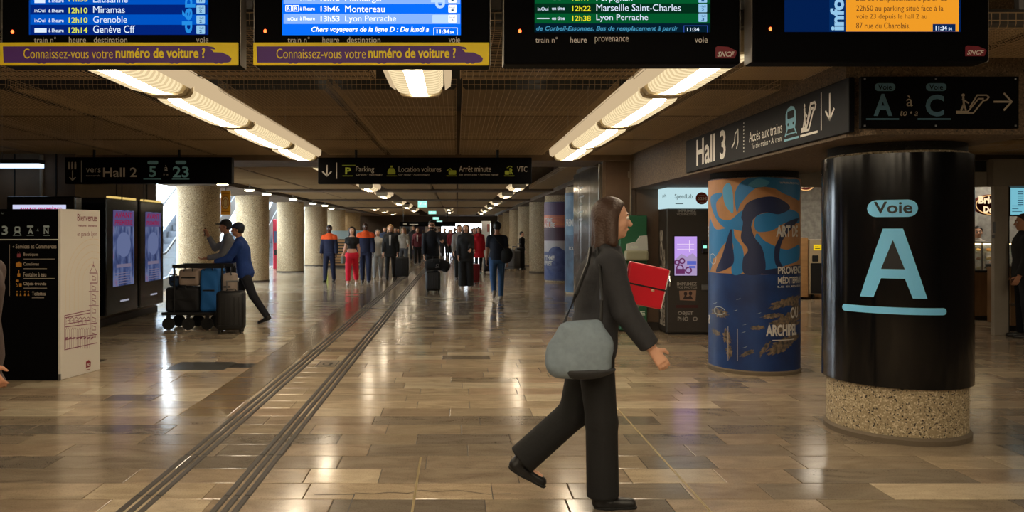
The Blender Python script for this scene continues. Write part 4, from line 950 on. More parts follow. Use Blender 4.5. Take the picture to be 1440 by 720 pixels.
ik.rrect(20.5,327.5,28.5,318.5,2).stroke([(18.5,331),(30,331)],.7).stroke([(21.5,328),(19.5,330)],.8).stroke([(27.5,328),(29.5,330)],.8).text('et ici',-4,301,6,298.5,0,.2)
ik.build('lettering', mat('kiosk_print', (170,186,190), .6), t, MK, .001)
Ink().rect(22,324.5,27,320.5).build('train_window', black_panel, t, MK, .002)
kp = mat('kiosk_text', (168,158,144), .6)
ik = Ink(); ik.text('Services et Commerces',22,349.5,79.5,343.3,.02).ell(19,347,1.2,1.2,10).stroke([(13.5,344),(13.5,416)],.5)
for i, (s_, x0, x1, y) in enumerate((('Boutiques',33,54,361),('Consignes',33,55,374.6),('Fontaine à eau',33,65,388.4),('Objets trouvés',33,65,402),('Toilettes',45,64,415.6))):
    ik.text(s_, x0, y+(.6 if s_[0] in 'OF' else 0), x1, y-5.6, .02); ik.rect(x0, y+3.6, x0+(44,33,44,33,17)[i], y+2.8)
ik.build('services_list', kp, t, MK, .001)
ik = Ink(); ik.rrect(24,362,29,356.5,.8).ring(26.5,356,1.4,2,.6).build('shop_icon', mat('icon_pink', (150,70,80), .6), t, MK, .001)
ik = Ink(); ik.rrect(22.5,375.5,30.5,369.5,1).rect(25,369.5,28,368)
ik.rrect(24.5,389,28.5,384.5,.6).stroke([(26.5,384.5),(26.5,380)],.9).rrect(22.5,396.5,26.5,393.5,.5).rrect(27,403,30.5,398.5,.5).stroke([(23,398.5),(25,402.5),(23,403)],.8)
for a in (24,29,35,40): ik.ell(a,410,.9,1,8).poly([(a-1.3,416),(a,411.4),(a+1.3,416)])
ik.build('service_icons', mat('icon_amber', (190,130,40), .6), t, MK, .001)
# white side: u 0..1 is px 85..140 of the photo
pu = lambda px: (px-86)/54.0
def kz(py, u): Y = KA[1]+(KB[1]-KA[1])*u; return EYE-(py-CY)*Y/F
purple = mat('station_ink', (120,62,84), .6); tan = mat('arc_ink', (196,180,156), .6)
ik = Ink()
ik.text('Bienvenue',pu(108),kz(311,.6),pu(135.5),kz(301,.6),.01).text('Welcome · Benvenuti',pu(108),kz(318.8,.6),pu(135.5),kz(316,.6),.03).text('en gare de Lyon',pu(108),kz(334,.6),pu(135.5),kz(325.5,.6)).build('lettering', mat('maroon_ink', (112,44,60), .6), side, MKS, .001)
ik = Ink()
for r in (26,35,44,54,62): 
    cx, cy = 131, 398
    ik.stroke([(pu(cx+r*.62*math.cos(math.radians(a))), kz(cy-r*math.sin(math.radians(a)), .6)) for a in range(92 if r > 20 else 90, 182, 6)]+[(pu(cx-r*.62), kz(436,.4))], .008)
    ik.stroke([(min(.98,pu(cx+r*.62*math.cos(math.radians(a)))), kz(cy-r*math.sin(math.radians(a)), .9)) for a in (90,80,72)], .008)
ik.build('concentric_arcs', tan, side, MKS, .001)
ik = Ink(); w_ = .010
def LN(pts, wd=w_): ik.stroke([(pu(a), kz(b, pu(a))) for a, b in pts], wd)
LN([(125,384),(130.5,372),(136,384)]); LN([(130.5,376),(130.5,368)]); LN([(125.5,384),(125.5,398),(136.5,398),(136.5,384),(125.5,384)]); LN([(127,398),(127,478)]); LN([(136,398),(136,476)]); LN([(124,410),(138,410)]); LN([(124,430),(138,430)])
for y in (388,402,414,422,434,446,458,468): LN([(129,y),(134,y+2),(134,y+6),(129,y+6),(129,y)], .008)
LN([(91,444),(126,436)]); LN([(91,447),(126,440)]); LN([(91,456),(126,450)]); LN([(91,460),(136,454)]); LN([(91,478),(136,470)]); LN([(91,492),(136,482)]); LN([(91,444),(91,492)])
for k in range(6): x = 93+k*5.6; LN([(x,455),(x,448),(x+2.5,446),(x+4.4,448),(x+4.4,454)], .008); LN([(x,452),(x+4.4,450)], .006)
for k in range(14): x = 92.5+k*2.5; LN([(x,490),(x,464),(x+1.2,461)], .007)
for k in range(8): x = 92+k*5; LN([(x,476),(x+3,475)], .02)
ik.build('station_drawing', purple, side, MKS, .001)
ik = Ink(); a0, a1 = pu(120), pu(127); ik.poly([(a0,kz(518,.6)),(a0,kz(509,.6)),(a0+.07,kz(507.5,.6)),(a1,kz(511,.6)),(a1-.01,kz(517.5,.6))]).rect(a0,kz(521.5,.6),a1-.02,kz(520.5,.6)); lg = ik.build('logo_plate', logo_red, side, MKS, .001)
Ink().text('SNCF', a0+.015, kz(516,.6), a1-.015, kz(512,.6), .02, .2).build('lettering', ink_white, lg, MKS, .002)
MB().box(-4.262,-4.236,8.365,8.382,.002,.07).build('corner_bolt', grey_metal, t)
# ------------------------------------------------------------------ screens on the left wall
ad = bpy.data.materials.new('advert_picture'); ad.use_nodes = True; nt = ad.node_tree; nt.nodes.remove(nt.nodes['Principled BSDF'])
e = nt.nodes.new('ShaderNodeEmission'); tc = nt.nodes.new('ShaderNodeTexCoord'); mp = nt.nodes.new('ShaderNodeMapping'); mp.inputs['Scale'].default_value = (1,3.2,1.4)
nz = nt.nodes.new('ShaderNodeTexNoise'); nz.inputs['Scale'].default_value = 2.2; nz.inputs['Detail'].default_value = 3; rp = nt.nodes.new('ShaderNodeValToRGB')
for p, c in ((.30,(40,46,84)),(.46,(84,98,150)),(.60,(128,142,186)),(.72,(150,108,150))):
    el = rp.color_ramp.elements.new(p); el.color = lin(c)
rp.color_ramp.elements.remove(rp.color_ramp.elements[0]); rp.color_ramp.elements.remove(rp.color_ramp.elements[-1])
nt.links.new(tc.outputs['Object'], mp.inputs[0]); nt.links.new(mp.outputs[0], nz.inputs['Vector']); nt.links.new(nz.outputs['Fac'], rp.inputs[0]); nt.links.new(rp.outputs[0], e.inputs[0]); e.inputs[1].default_value = .55
nt.links.new(e.outputs[0], nt.nodes['Material Output'].inputs[0])
def advert(y0, y1, z0, z1, xf, label):
    t = empty('advertising_screen', (xf-.1, (y0+y1)/2, z0), label, 'advertising screen', 'portrait advertising screens')
    MB().rbox(-5.95+.02, xf, y0, y1, z0, z1, .02).build('housing', black_gloss, t)
    mp = lambda u, v, d: (xf+d, y0+(y1-y0)*u, z0+(z1-z0)*v)
    s_ = Ink().rect(.20, .24, .86, .90).build('screen', ad, t, mp, .003)
    Ink().rect(.20, .76, .86, .895).build('title_block', emit('advert_title_back', (110,96,150), .55), s_, mp, .004)
    Ink().text('AVANT', .25, .835, .80, .885, .03).text('PREMIÈRE', .25, .775, .80, .825, .03).build('lettering', emit('advert_crimson', (150,40,84), .7), s_, mp, .005)
    Ink().ell(.53, .60, .22, .11).ell(.45,.62,.05,.012).build('face_picture', emit('advert_face', (112,124,168), .7), s_, mp, .004)
    ik = Ink()
    for k in range(5): ik.rect(.24, .26+.022*k, .80, .266+.022*k)
    ik.rect(.3,.40,.76,.43).build('small_print', emit('advert_print', (150,140,170), .5), s_, mp, .005)
    Ink().rect(.42, .10, .70, .115).build('brand_strip', emit('advert_strip', (170,170,190), .8), t, mp, .003)
    MB().box(xf-.04, xf+.01, y0+.1, y1-.1, z1, z1+.03).build('top_lamp', emit('screen_top_glow', (240,205,120), .9), t)
    MB().tube([(xf-.1,(y0+y1)/2,z1+.03),(xf-.1,(y0+y1)/2,2.9)], .012, 6).build('cable', charcoal, t)
    return t
advert(12.32, 13.55, .25, 2.13, -5.52, 'portrait advertising screen on the dark wall block, the nearer of two')
advert(13.65, 14.74, .25, 2.13, -5.52, 'portrait advertising screen on the dark wall block, farther one nearest the escalator')
YT = 11.2
t = empty('advertising_screen', (QX(56,YT), YT, 0), 'black screen totem behind the kiosk with a pale banner on top', 'advertising screen')
MB().rbox(QX(9,YT), QX(106,YT), YT, YT+.2, 0, QZ(276,YT), .02).build('housing', black_gloss, t)
s_ = Ink().rect(18, 430, 93, 288).build('screen', emit('totem_screen', (212,214,248), .95), t, PL(YT), .003)
Ink().text('AVANT-PREMIÈRES', 27, 297.5, 87, 290.5, .03, .15).build('lettering', emit('advert_crimson2', (200,30,110), .95), s_, PL(YT), .005)
# ------------------------------------------------------------------ photo booth and defibrillator cabinet
YP = 12.08; MPb = PL(YP)
t = empty('photo_booth', (3.8, 12.3, 0), 'dark photo printing booth with a lit header and small lilac screen', 'photo booth')
bd = mat('booth_charcoal', (52,48,44), .45)
MB().rbox(3.25, 4.45, YP, 12.585, .03, 1.95, .015).build('body', bd, t); MB().box(3.27,4.43,YP+.02,12.58,0,.03).build('plinth', black_plastic, t)
hb = MB().rbox(3.24, 4.45, YP-.03, 12.585, 1.95, 2.27, .01).build('light_box', emit('booth_header', (190,222,228), 1.0), t); hm = lambda u, v, d: MPb(u, v, .03+d)
Ink().text('SpeedLab', 948, 281, 973, 273, 0).text('ph', 931, 279, 936, 273).rect(949,287,960,286).build('lettering', mat('header_ink', (70,110,130), .6), hb, hm, .002)
c_ = Ink().ell(986, 279, 8.5, 8.5, 28).build('price_badge', mat('badge_red', (150,52,36), .6), hb, hm, .003); Ink().text('0,25€', 980,282,993,277,.03).rect(982,275.5,990,274.8).rect(983,285.5,990,284.8).build('lettering', ink_white, c_, hm, .004)
ik = Ink(); ik.text('IMPRIMEZ', 953,298.5,979,294.5,.03).text('VOS PHOTOS', 951.5,303,979,299.8,.03).text('IMPRIMEZ', 952,401.5,980,397,.03).text('VOS PHOTOS', 952,406,980,402.6,.03).text('OBJET', 953,444,975,438,.03).text('PHO', 953,451.5,968,445.5,.03).text('O', 974,451.5,981,445.5,.03)
ik.build('lettering', mat('booth_print', (150,146,140), .6), t, MPb, .001)
Ink().rect(946,388.8,982,331).build('screen_bezel', black_plastic, t, MPb, .002)
s_ = Ink().rect(948.5,387.5,980,332.5).build('screen', emit('booth_screen', (184,150,226), 1.1), t, MPb, .004)
Ink().poly([(948.5,366),(958,357),(966,361),(974,356),(980,362),(980,387.5),(948.5,387.5)]).build('beach_picture', emit('booth_dune', (168,148,190), 1.0), s_, MPb, .005)
ik = Ink()
for a, b, r in ((952,369,3),(959,367,3.4),(956,377,4.4),(968,380,4)): ik.ring(a,b,r,r,1.8)
ik.rect(950,385,963,378); ik.build('friends_picture', emit('booth_people', (110,50,100), .8), s_, MPb, .006)
Ink().rect(966,372,979,367).rect(969,377,978,374).build('towel_picture', emit('booth_towel', (90,100,190), 1), s_, MPb, .006); ik = Ink()
for y in (343,347,350): ik.rect(952,y+.7,976,y)
ik.rect(969,354,970,338); ik.build('lettering', emit('booth_line', (240,220,250), 1), s_, MPb, .006)
p_ = Ink().poly([(955,409),(979,408),(978,423),(956,422)]).build('photo_sticker', mat('sticker', (150,118,100), .6), t, MPb, .001); Ink().ell(964,413,2.4,3).ell(971,412.5,2.4,3).poly([(960,421),(963,415),(967,418),(971,415),(975,421)]).build('couple_picture', mat('couple_dark', (52,34,34), .6), p_, MPb, .002)
Ink().rect(950.5,433,982,429).build('print_slot', mat('slot_red', (66,22,20), .5), t, MPb, .001); MB().tube([(QX(941,YP),YP-.02,QZ(388,YP)),(QX(941,YP),YP-.05,QZ(395,YP)),(QX(941,YP),YP-.02,QZ(402,YP))], .012, 8).build('handle', chrome, t)
MB().rbox(QX(986,YP),QX(1000,YP),YP-.06,YP,QZ(356,YP),QZ(338,YP),.01).build('card_reader', black_plastic, t); Ink().rect(987,349,992,345).build('reader_display', emit('reader_glow', (150,240,215), 1.2), t, hm, .035); MB().rbox(QX(986,YP),QX(1000,YP),YP-.03,YP,QZ(408,YP),QZ(400,YP),.01).build('coin_tray', grey_metal, t)
MS = lambda u, v, d: (3.25-d, 12.56-u, v)
Ink().text('PHOTOS', .05+.02, .12, .24, 1.62, .05, turn=True).build('side_lettering', mat('side_print', (176,172,164), .6), t, lambda u, v, d: (3.25-d, 12.57-u, v), .001)
Ink().text('INSTANTANÉES', .29, .12, .39, 1.32, .05, turn=True).build('side_lettering', mat('side_print', (176,172,164), .6), t, lambda u, v, d: (3.25-d, 12.57-u, v), .001)
YD = 12.40
t = empty('defibrillator_cabinet', (QX(892,YD), 12.5, 0), 'green defibrillator cabinet lettered DAE beside the photo booth', 'defibrillator')
gm = mat('aed_green', (22,84,54), .5); MD = PL(YD)
MB().rbox(QX(872,YD), QX(910,YD), YD, 12.59, .03, QZ(303,YD), .012).build('panel', gm, t)
MB().rbox(QX(877,YD), QX(909,YD), YD-.16, YD-.001, QZ(366,YD), QZ(352,YD), .03).build('cover', mat('aed_cream', (140,140,118), .5), t)
MB().prism([(QX(880,YD),QZ(352,YD)),(QX(881,YD),QZ(343,YD)),(QX(894,YD),QZ(340,YD)),(QX(899,YD),QZ(332,YD)),(QX(908,YD),QZ(331,YD)),(QX(909,YD),QZ(352,YD))], 'y', YD-.1, YD-.001).build('defibrillator', mat('aed_white', (176,180,176), .5), t)
ik = Ink(); ik.text('AED', 889, 382, 908, 377, .04).text('DAE', 880, 443.5, 907, 437.5, .04).text('AED', 885, 349, 895, 345.5,.03); ik.build('lettering', mat('aed_print', (190,200,186), .6), t, lambda u,v,d: MD(u,v,d if v>352 else d+.1), .002)
ik = Ink(); ik.poly([(880,386),(911,386),(911,421),(897,433),(880,421)]); h_ = ik.build('shield', mat('shield_grey', (120,118,104), .6), t, MD, .002)
Ink().poly([(897,397),(893,391),(887,392),(885,398),(897,413),(909,398),(907,392),(901,391)]).build('heart_symbol', gm, h_, MD, .003)
# ------------------------------------------------------------------ bakery on the right
def area(name, loc, size, power, col, rot=(0,0,0), sy=None):
    l = bpy.data.lights.new(name, 'AREA'); l.energy = power; l.color = col; l.size = size; l.shape = 'RECTANGLE'; l.size_y = sy or size
    o = bpy.data.objects.new(name, l); C.objects.link(o); o.location = loc; o.rotation_euler = rot; return o
wp = mat('damask_wallpaper', (172,170,164), .7, rgb2=(136,134,130), scale=9, detail=6)
MB().box(5.32, 12.9, 19.54, 19.6, 0, 2.75).build('wallpaper_panel', wp, bpy.data.objects['wall_shop_back'])
t = empty('shop_ceiling', (9, 16, 2.9), 'white bakery ceiling with bright panels', 'ceiling'); del t['category']; del t['label']; struct(t)
t.name = 'ceiling_shop'; MB().box(5.3, 13, 12.1, 19.6, 2.86, 2.95).build('ceiling_board', white_paint, t)
for i, (x, y) in enumerate(((6.6,14),(9.2,13.6),(10.8,15.0),(7.2,17.4),(9.2,17.6),(11.6,17.4))):
    q = empty('ceiling_panel_light', (x, y, 2.82), ['','','','','',''][i] or f'bright square ceiling panel inside the bakery, {ORD[i]} from the entrance', 'ceiling light', 'bakery ceiling panels')
    MB().box(x-.32, x+.32, y-.32, y+.32, 2.835, 2.86).build('frame', grey_metal, q); MB().box(x-.29, x+.29, y-.29, y+.29, 2.825, 2.836).build('diffuser', shop_e, q)
fr = mat('shopfront_greige', (150,142,130), .6, var=.06, scale=4)
YF = 12.0
t = empty('trim_1', (8.3, YF, 0)); struct(t)
MB().rbox(QX(1398.5,YF), QX(1418.5,YF), YF, YF+.08, 0, 2.7, .006).build('post', fr, t)
MB().box(QX(1394.5,YF), 13, YF-.04, YF+.3, QZ(261.5,YF), QZ(224,YF)).build('header_panel', mat('header_greige', (138,132,122), .6), t)
MB().box(5.3, QX(1394,YF), YF+.1, YF+.3, QZ(262,YF), QZ(224,YF)).build('header_panel', mat('header_greige', (138,132,122), .6), t)
MB().box(QX(1371,YF), QX(1391,YF), YF+.06, YF+.1, QZ(241,YF), QZ(226,YF)).build('vent', black_plastic, t)
MB().box(QX(1418.5,YF), QX(1421,YF), YF+.02, YF+.2, 0, QZ(262,YF)).build('frame', charcoal, t)
Ink().rrect(1396,328,1400,312,1).rect(1395,335,1399,330).build('worn_sticker', mat('sticker_grey', (120,124,130), .7), t, PL(YF), .001)
struct(MB().box(9.6, 13, 15.8, 15.9, 0, 2.86).build('wall_shop_partition', wp), 'grey damask papered wall behind the bakery counter')
# shop signs
def shop_sign(px, py, Y, rw, rh, label, txt):
    t = empty('shop_sign', (QX(px,Y), Y, QZ(py,Y)), label, 'shop sign', 'oval bakery signs'); m_ = PL(Y); ru, rv = rw, rh
    b = MB(); n = 36; pts = [(QX(px+ru*math.cos(2*PI*i/n),Y), QZ(py+rv*math.sin(2*PI*i/n),Y)) for i in range(n)]; b.prism(pts[::-1], 'y', Y, Y+.08); b.build('plate', mat('sign_crimson', (120,26,18), .5), t)
    Ink().ring(px, py, ru*.94, rv*.92, 1.3, n=36).build('rim', emit('sign_rim', (255,200,130), .9), t, m_, .002)
    ik = Ink()
    for s_, a, b_, c, d in txt: ik.text(s_, a, b_, c, d, .045)
    ik.build('lettering', emit('sign_letters', (255,226,180), 1.1), t, m_, .003)
    MB().tube([(QX(px,Y),Y+.04,QZ(py,Y)+.1),(QX(px,Y),Y+.04,2.9)], .012, 6).build('hanger', grey_metal, t)
shop_sign(1397, 288, 13.6, 26, 15, 'oval red Brioche Dorée sign hanging right of the black pillar', (('Brioche',1376,286.5,1419,275.5),('Dorée',1383,299.5,1412,290)))
shop_sign(1133, 257, 15.2, 14, 11.5, 'round red bakery sign seen between the two pillars', (('Brioche',1124,256,1144,249),('Dorée',1127,264,1142,258)))
# counter with glass case (right of the black pillar)
wood = mat('counter_wood', (168,128,84), .5, var=.15, scale=3, stretch=(1,1,6))
t = empty('bakery_counter', (8.9, 14.2, 0), 'bakery counter with a lit glass case of pastries', 'counter')
MB().rbox(7.2, 12.4, 14.0, 14.7, .08, .86, .01).build('cabinet', mat('counter_brown', (122,92,62), .5, var=.12, scale=3, stretch=(6,1,1)), t); MB().box(7.25,12.35,14.05,14.65,0,.08).build('plinth', black_plastic, t)
MB().rbox(7.15, 12.45, 13.96, 14.72, .86, .90, .01).build('worktop', black_gloss, t)
MB().box(8.4, 10.4, 14.02, 14.05, .90, 1.38).build('glass_front', glass('case_glass', (220,240,235), .18), t)
for z in (1.06, 1.22): MB().box(8.42, 10.38, 14.06, 14.6, z, z+.015).build('shelf', glass('shelf_glass', (230,240,235), .4), t)
MB().box(8.38, 10.42, 14.0, 14.62, 1.38, 1.41).build('top_rail', steel, t); MB().box(8.42, 10.38, 14.03, 14.07, 1.36, 1.38).build('case_light', emit('case_lamp', (1,.74,.36), 7, True), t)
for x in (8.39, 9.40, 10.38): MB().box(x, x+.02, 14.0, 14.03, .9, 1.4).build('glazing_bar', steel, t)
crust = [mat('crust_gold', (206,142,60), .6, var=.2, scale=20), mat('crust_pale', (226,190,120), .6, var=.15, scale=20), mat('crust_brown', (150,86,36), .6, var=.2, scale=20)]
prs = random.Random(4); n_ = 0
for z, lv in ((.90,'bottom'),(1.075,'middle'),(1.235,'top')):
    for k in range(8):
        x = 9.08+k*.09; y = 14.14+.08*(k % 2); m_ = crust[(k+int(z*10)) % 3]
        b = MB(); pts = [(x-.035+.0117*i, y+.012*math.sin(i*.5), z+.028) for i in range(7)]; b.tube(pts, [.012,.022,.028,.03,.028,.022,.012], 8)
        o = b.build('pastry', m_, None, smooth=True); tag(o, f'golden pastry in the lit glass case, {lv} shelf, {ORD[k]} from the left', 'pastry', 'pastries in the glass case')
# back bar, coffee machine
t = empty('back_shelf', (10, 18.5, 0), 'wooden back counter along the wallpapered bakery wall', 'counter')
MB().rbox(8.05, 12.6, 18.9, 19.5, 0, .95, .01).build('cabinet', wood, t); MB().rbox(8.0, 12.65, 18.85, 19.52, .95, .99, .008).build('worktop', mat('top_pale', (190,184,172), .4), t)
# waste station seen between the pillars
t = empty('waste_station', (9.0, 18.4, 0), 'wooden waste station with a yellow label between the pillars', 'waste station')
yW = 18.3; MW = PL(yW)
MB().rbox(QX(1104,yW), QX(1137,yW), yW+.02, yW+.5, .05, QZ(334,yW), .01).build('side_cabinet', wood, t)
MB().rbox(QX(1138,yW), QX(1172,yW), yW, yW+.5, .12, QZ(337,yW), .01).build('bin_housing', mat('bin_beige', (176,158,128), .5), t)
MB().box(QX(1140,yW), QX(1170,yW), yW-.01, yW, .14, QZ(370,yW)).build('door', charcoal, t); Ink().rrect(1142,368,1151,359,1).build('opening', black_plastic, t, MW, .003)
l_ = Ink().rect(1144,352,1155.5,344).build('label_plate', emit('yellow_label', (236,196,30), .9), t, MW, .003); Ink().rect(1146,350,1153,349).rect(1146,347.5,1151,346.8).build('lettering', black_plastic, l_, MW, .004)
for px in (1112, 1128, 1144, 1160): MB().tube([(QX(px,yW),yW+.1,.06),(QX(px,yW)+.05,yW+.1,.06)], .055, 10).build('wheel', rubber, t, smooth=True)
# menu screen above the counter
t = empty('menu_screen', (8.9, 13.0, 2.2), 'pale blue menu screen above the customer at far right', 'menu screen'); ym = 12.5
MB().rbox(QX(1419.5,ym), QX(1475,ym), ym, ym+.06, QZ(304,ym), QZ(262,ym), .01).build('housing', charcoal, t)
s_ = Ink().rect(1421,302,1474,264).build('screen', emit('menu_blue', (120,190,208), .95), t, PL(ym), .003); ik = Ink()
for k in range(7): ik.rect(1431, 269+k*3, 1439, 270.3+k*3)
ik.rect(1423,290,1436,289).rect(1423,294,1432,293).rect(1423,298,1437,297); ik.build('menu_lines', emit('menu_ink', (60,100,120), .8), s_, PL(ym), .004)
for px in (1428, 1465): MB().tube([(QX(px,ym),ym+.03,QZ(262,ym)),(QX(px,ym),ym+.03,2.9)], .012, 6).build('hanger', grey_metal, t)
# till on the counter at far right, near counter
t = empty('front_counter', (9, 12.7, 0), 'brown front counter below the menu screen at far right', 'counter')
MB().rbox(QX(1421,12.4), 12.4, 12.4, 12.95, .1, 1.02, .01).build('cabinet', mat('counter_brown', (122,92,62), .5, var=.12, scale=3, stretch=(6,1,1)), t); MB().box(8.95,12.3,12.45,12.9,0,.1).build('plinth', black_plastic, t)
MB().rbox(QX(1420,12.4), 12.45, 12.36, 12.98, 1.02, 1.06, .008).build('worktop', black_gloss, t); MB().box(QX(1420,12.4),12.4,12.37,12.4,.42,.46).build('rail', chrome, t)
t = empty('tablet_till', (9.15, 12.6, 1.06), 'small black till on the front counter beside the customer', 'till'); MB().rbox(9.0,9.12,12.5,12.7,1.06,1.09,.01).build('base', black_plastic, t); MB().rbox(9.02,9.1,12.55,12.6,1.09,1.34,.01).build('display', mat('till_grey', (90,92,96), .4), t)

# ------------------------------------------------------------------ escalators on the left
step_m = mat('escalator_step', (112,118,126), .45, .5); riser_m = mat('step_riser', (60,64,70), .5, .4); bal_glass = glass('balustrade_glass', (205,225,240), .35, .1); rail_m = mat('handrail_black', (24,24,26), .4); skirt_m = mat('escalator_skirt', (150,156,164), .35, .6)
_st = MB().add([(0,0,0),(1.0,0,0),(1.0,.40,0),(0,.40,0),(0,0,-.2),(1.0,0,-.2)],[(0,1,2,3),(4,5,1,0)]); 
for k in range(24): _st.box(.02+k*.04, .035+k*.04, .004, .39, 0, .006); _st.box(.02+k*.04, .035+k*.04, -.006, 0, -.2, 0)
st_me = bpy.data.meshes.new('step'); st_me.from_pydata(_st.v, [], _st.f); st_me.materials.append(step_m)
def escalator(x0, y0, label, n=21):
    x1 = x0+1.0; t = empty('escalator', (x0+.5, y0, 0), label, 'escalator', 'escalators climbing to the platforms'); sl = .2/.38
    MB().box(x0-.2, x1+.2, y0-1.2, y0, .0, .012).build('landing_plate', steel, t)
    for k in range(n):
        s_ = bpy.data.objects.new('step', st_me); C.objects.link(s_); s_.parent = t; s_.location = (-.5, k*.38, .2*(k+1) if k else .2)
    yt = y0+n*.38; zt = n*.2
    for sd, x in ((-1, x0-.1), (1, x1+.02)):
        MB().prism([(y0-1.0,0),(y0-1.0,.25),(y0,.35),(yt,zt+.35),(yt,zt-.5),(y0+.6,0)], 'x', x-.06, x+.06).build('skirt', skirt_m, t)
        MB().prism([(y0-1.05,.30),(y0-1.25,.62),(y0-1.1,.88),(y0-.3,.98),(yt,zt+1.02),(yt,zt+.33),(y0,.34)], 'x', x-.008, x+.008).build('balustrade', bal_glass, t)
        pts = [(x,y0-.9,.30),(x,y0-1.22,.38),(x,y0-1.34,.62),(x,y0-1.22,.84),(x,y0-.95,.92),(x,y0-.3,1.0),(x,yt,zt+1.04)]
        MB().tube(pts, .035, 8).build('handrail', rail_m, t, smooth=True)
        MB().tube([(x,y0-.9,.26),(x,y0-1.3,.34),(x,y0-1.44,.62),(x,y0-1.3,.9),(x,y0-.95,.98)], .02, 8).build('newel_trim', white_paint, t, smooth=True)
    MB().prism([(y0,-.02),(yt,zt-.5),(yt,zt-.9),(y0+1.6,-.02)], 'x', x0-.1, x1+.1).build('truss', mat('truss_panel', (170,174,180), .4, .3), t)
    return t
escalator(-9.05, 21.9, 'nearest escalator climbing in daylight beside the advertising screens')
escalator(-9.05, 29.2, 'second escalator climbing between two concrete columns')
escalator(-9.05, 36.4, 'third escalator climbing behind the farther concrete column', 18)
t = empty('ticket_machine', (-7.45, 33, 0), 'tall red ticket machine beside the third escalator', 'ticket machine')
MB().rbox(-7.75,-7.35,33,33.5,0,2.1,.03).build('body', mat('machine_red', (170,24,48), .4), t); MB().box(-7.7,-7.4,32.985,33,1.1,1.6).build('screen', emit('machine_screen', (90,100,130), .8), t); MB().box(-7.7,-7.4,32.98,33,.6,.8).build('ticket_tray', black_plastic, t)
# hanging orange sign
YO = 20.2; t = empty('orange_sign', (QX(317,YO), YO, QZ(302,YO)), 'orange hanging sign with a pale disc between the columns', 'sign'); MO = PL(YO)
MB().rbox(QX(310.5,YO), QX(323.5,YO), YO, YO+.06, QZ(302,YO), QZ(268,YO), .01).build('housing', mat('sign_orange', (250,180,40), .5), t)
Ink().ell(317,285,5.2,9,24).build('disc', mat('disc_cream', (236,206,140), .5), t, MO, .002); Ink().ring(317,285,5.2,9,.8).ring(317,285,3,5.5,.8).rect(311.5,272.5,322.5,271.5).rect(311.5,298,322.5,297).build('rings', mat('ring_orange', (190,104,20), .5), t, MO, .003)
MB().tube([(QX(317,YO),YO+.03,QZ(268,YO)),(QX(317,YO),YO+.03,2.72)], .012, 6).build('hanger', grey_metal, t)
# wooden slatted kiosk counter far left, glass on top
YC = 33.8; t = empty('wooden_counter', (-4.9, YC, 0), 'far slatted wooden counter with glass shelves behind the walkers', 'counter')
for k in range(9): MB().box(-5.6, -4.0, YC, YC+.04, .12+k*.125, .20+k*.125).build('slat', wood, t)
MB().box(-5.62,-3.98,YC+.04,YC+.7,0,1.24).build('body', mat('counter_inner', (60,50,40), .6), t)
MB().box(-5.6,-4.0,YC+.05,YC+.6,1.26,1.62).build('glass_case', glass('case_glass2', (180,215,220), .45), t)
MB().box(-5.62,-5.56,YC-.02,YC+.0,.3,1.2).build('neon_strip', emit('lime_strip', (190,220,40), 1), t)
for k, x in enumerate((-5.3,-4.95,-4.6,-4.3)):
    o = MB().lathe(x, YC+.3, [(.05,1.26),(.06,1.4),(.02,1.5),(.02,1.56)], 10).build('bottle', mat('bottle_blue', (90,130,140), .3), None, smooth=True); tag(o, f'pale bottle in the glass case of the far counter, {ORD[k]} from the left', 'bottle', 'bottles on the far counter')
# far shopfronts and panels near the exit
def panel(x0, x1, y, z0, z1, m, label, nm='wall_panel', cat='panel'):
    t = empty(nm, ((x0+x1)/2, y, z0), label, cat); MB().box(x0, x1, y, y+.1, z0, z1).build('board', m, t); return t
Y5 = 55; f5 = lambda px: QX(px, Y5)
t = panel(f5(562), f5(579), Y5, 0, QZ(314,Y5), white_paint, 'far white poster board showing a landscape photograph', 'poster_board'); Ink().rect(564,329,577,317).build('picture', mat('pic_blue', (70,92,120), .5, rgb2=(130,140,150), scale=3), t, PL(Y5), .01)
Ink().poly([(564,327),(568,322),(571,325),(574,321),(577,326),(577,329),(564,329)]).build('hills_picture', mat('pic_dark', (40,48,60), .5), t, PL(Y5), .02)
panel(f5(579.5), f5(597), Y5+.3, 0, QZ(314,Y5), mat('plum_board', (52,40,60), .6), 'far dark plum board left of the exit', 'display_panel')
panel(f5(598), f5(619), Y5, 0, QZ(314.5,Y5), mat('far_white', (226,214,206), .6), 'far plain white board next to the exit', 'display_panel')
Y4 = 38; t = panel(QX(677,Y4), QX(690,Y4), Y4, 0, QZ(311,Y4), white_paint, 'far white upright door panel right of the exit', 'door_panel', 'door'); Ink().rect(685,326,688,315).build('notice', mat('notice_red', (150,90,80), .6), t, PL(Y4), .01); MB().box(QX(678,Y4),QX(679,Y4),Y4-.03,Y4,.9,1.1).build('handle', chrome, t)
# lit shop glimpses behind the walkers
t = empty('far_shop', (-8.2, 46, 0), 'far brightly lit shop beyond the left columns', 'shop')
MB().box(-9.5,-7.2,47,47.1,.0,2.4).build('back_panel', mat('far_shop_back', (200,190,160), .7), t); MB().box(-9.5,-7.2,46,46.06,2.2,2.4).build('sign_band', emit('shop_band', (238,226,190), 1.2), t)
for x in (-9.4,-8.6,-7.8): MB().box(x,x+.6,46.5,46.9,0,1.3).build('shelf_unit', mat('shelf_green', (60,90,70), .6), t)

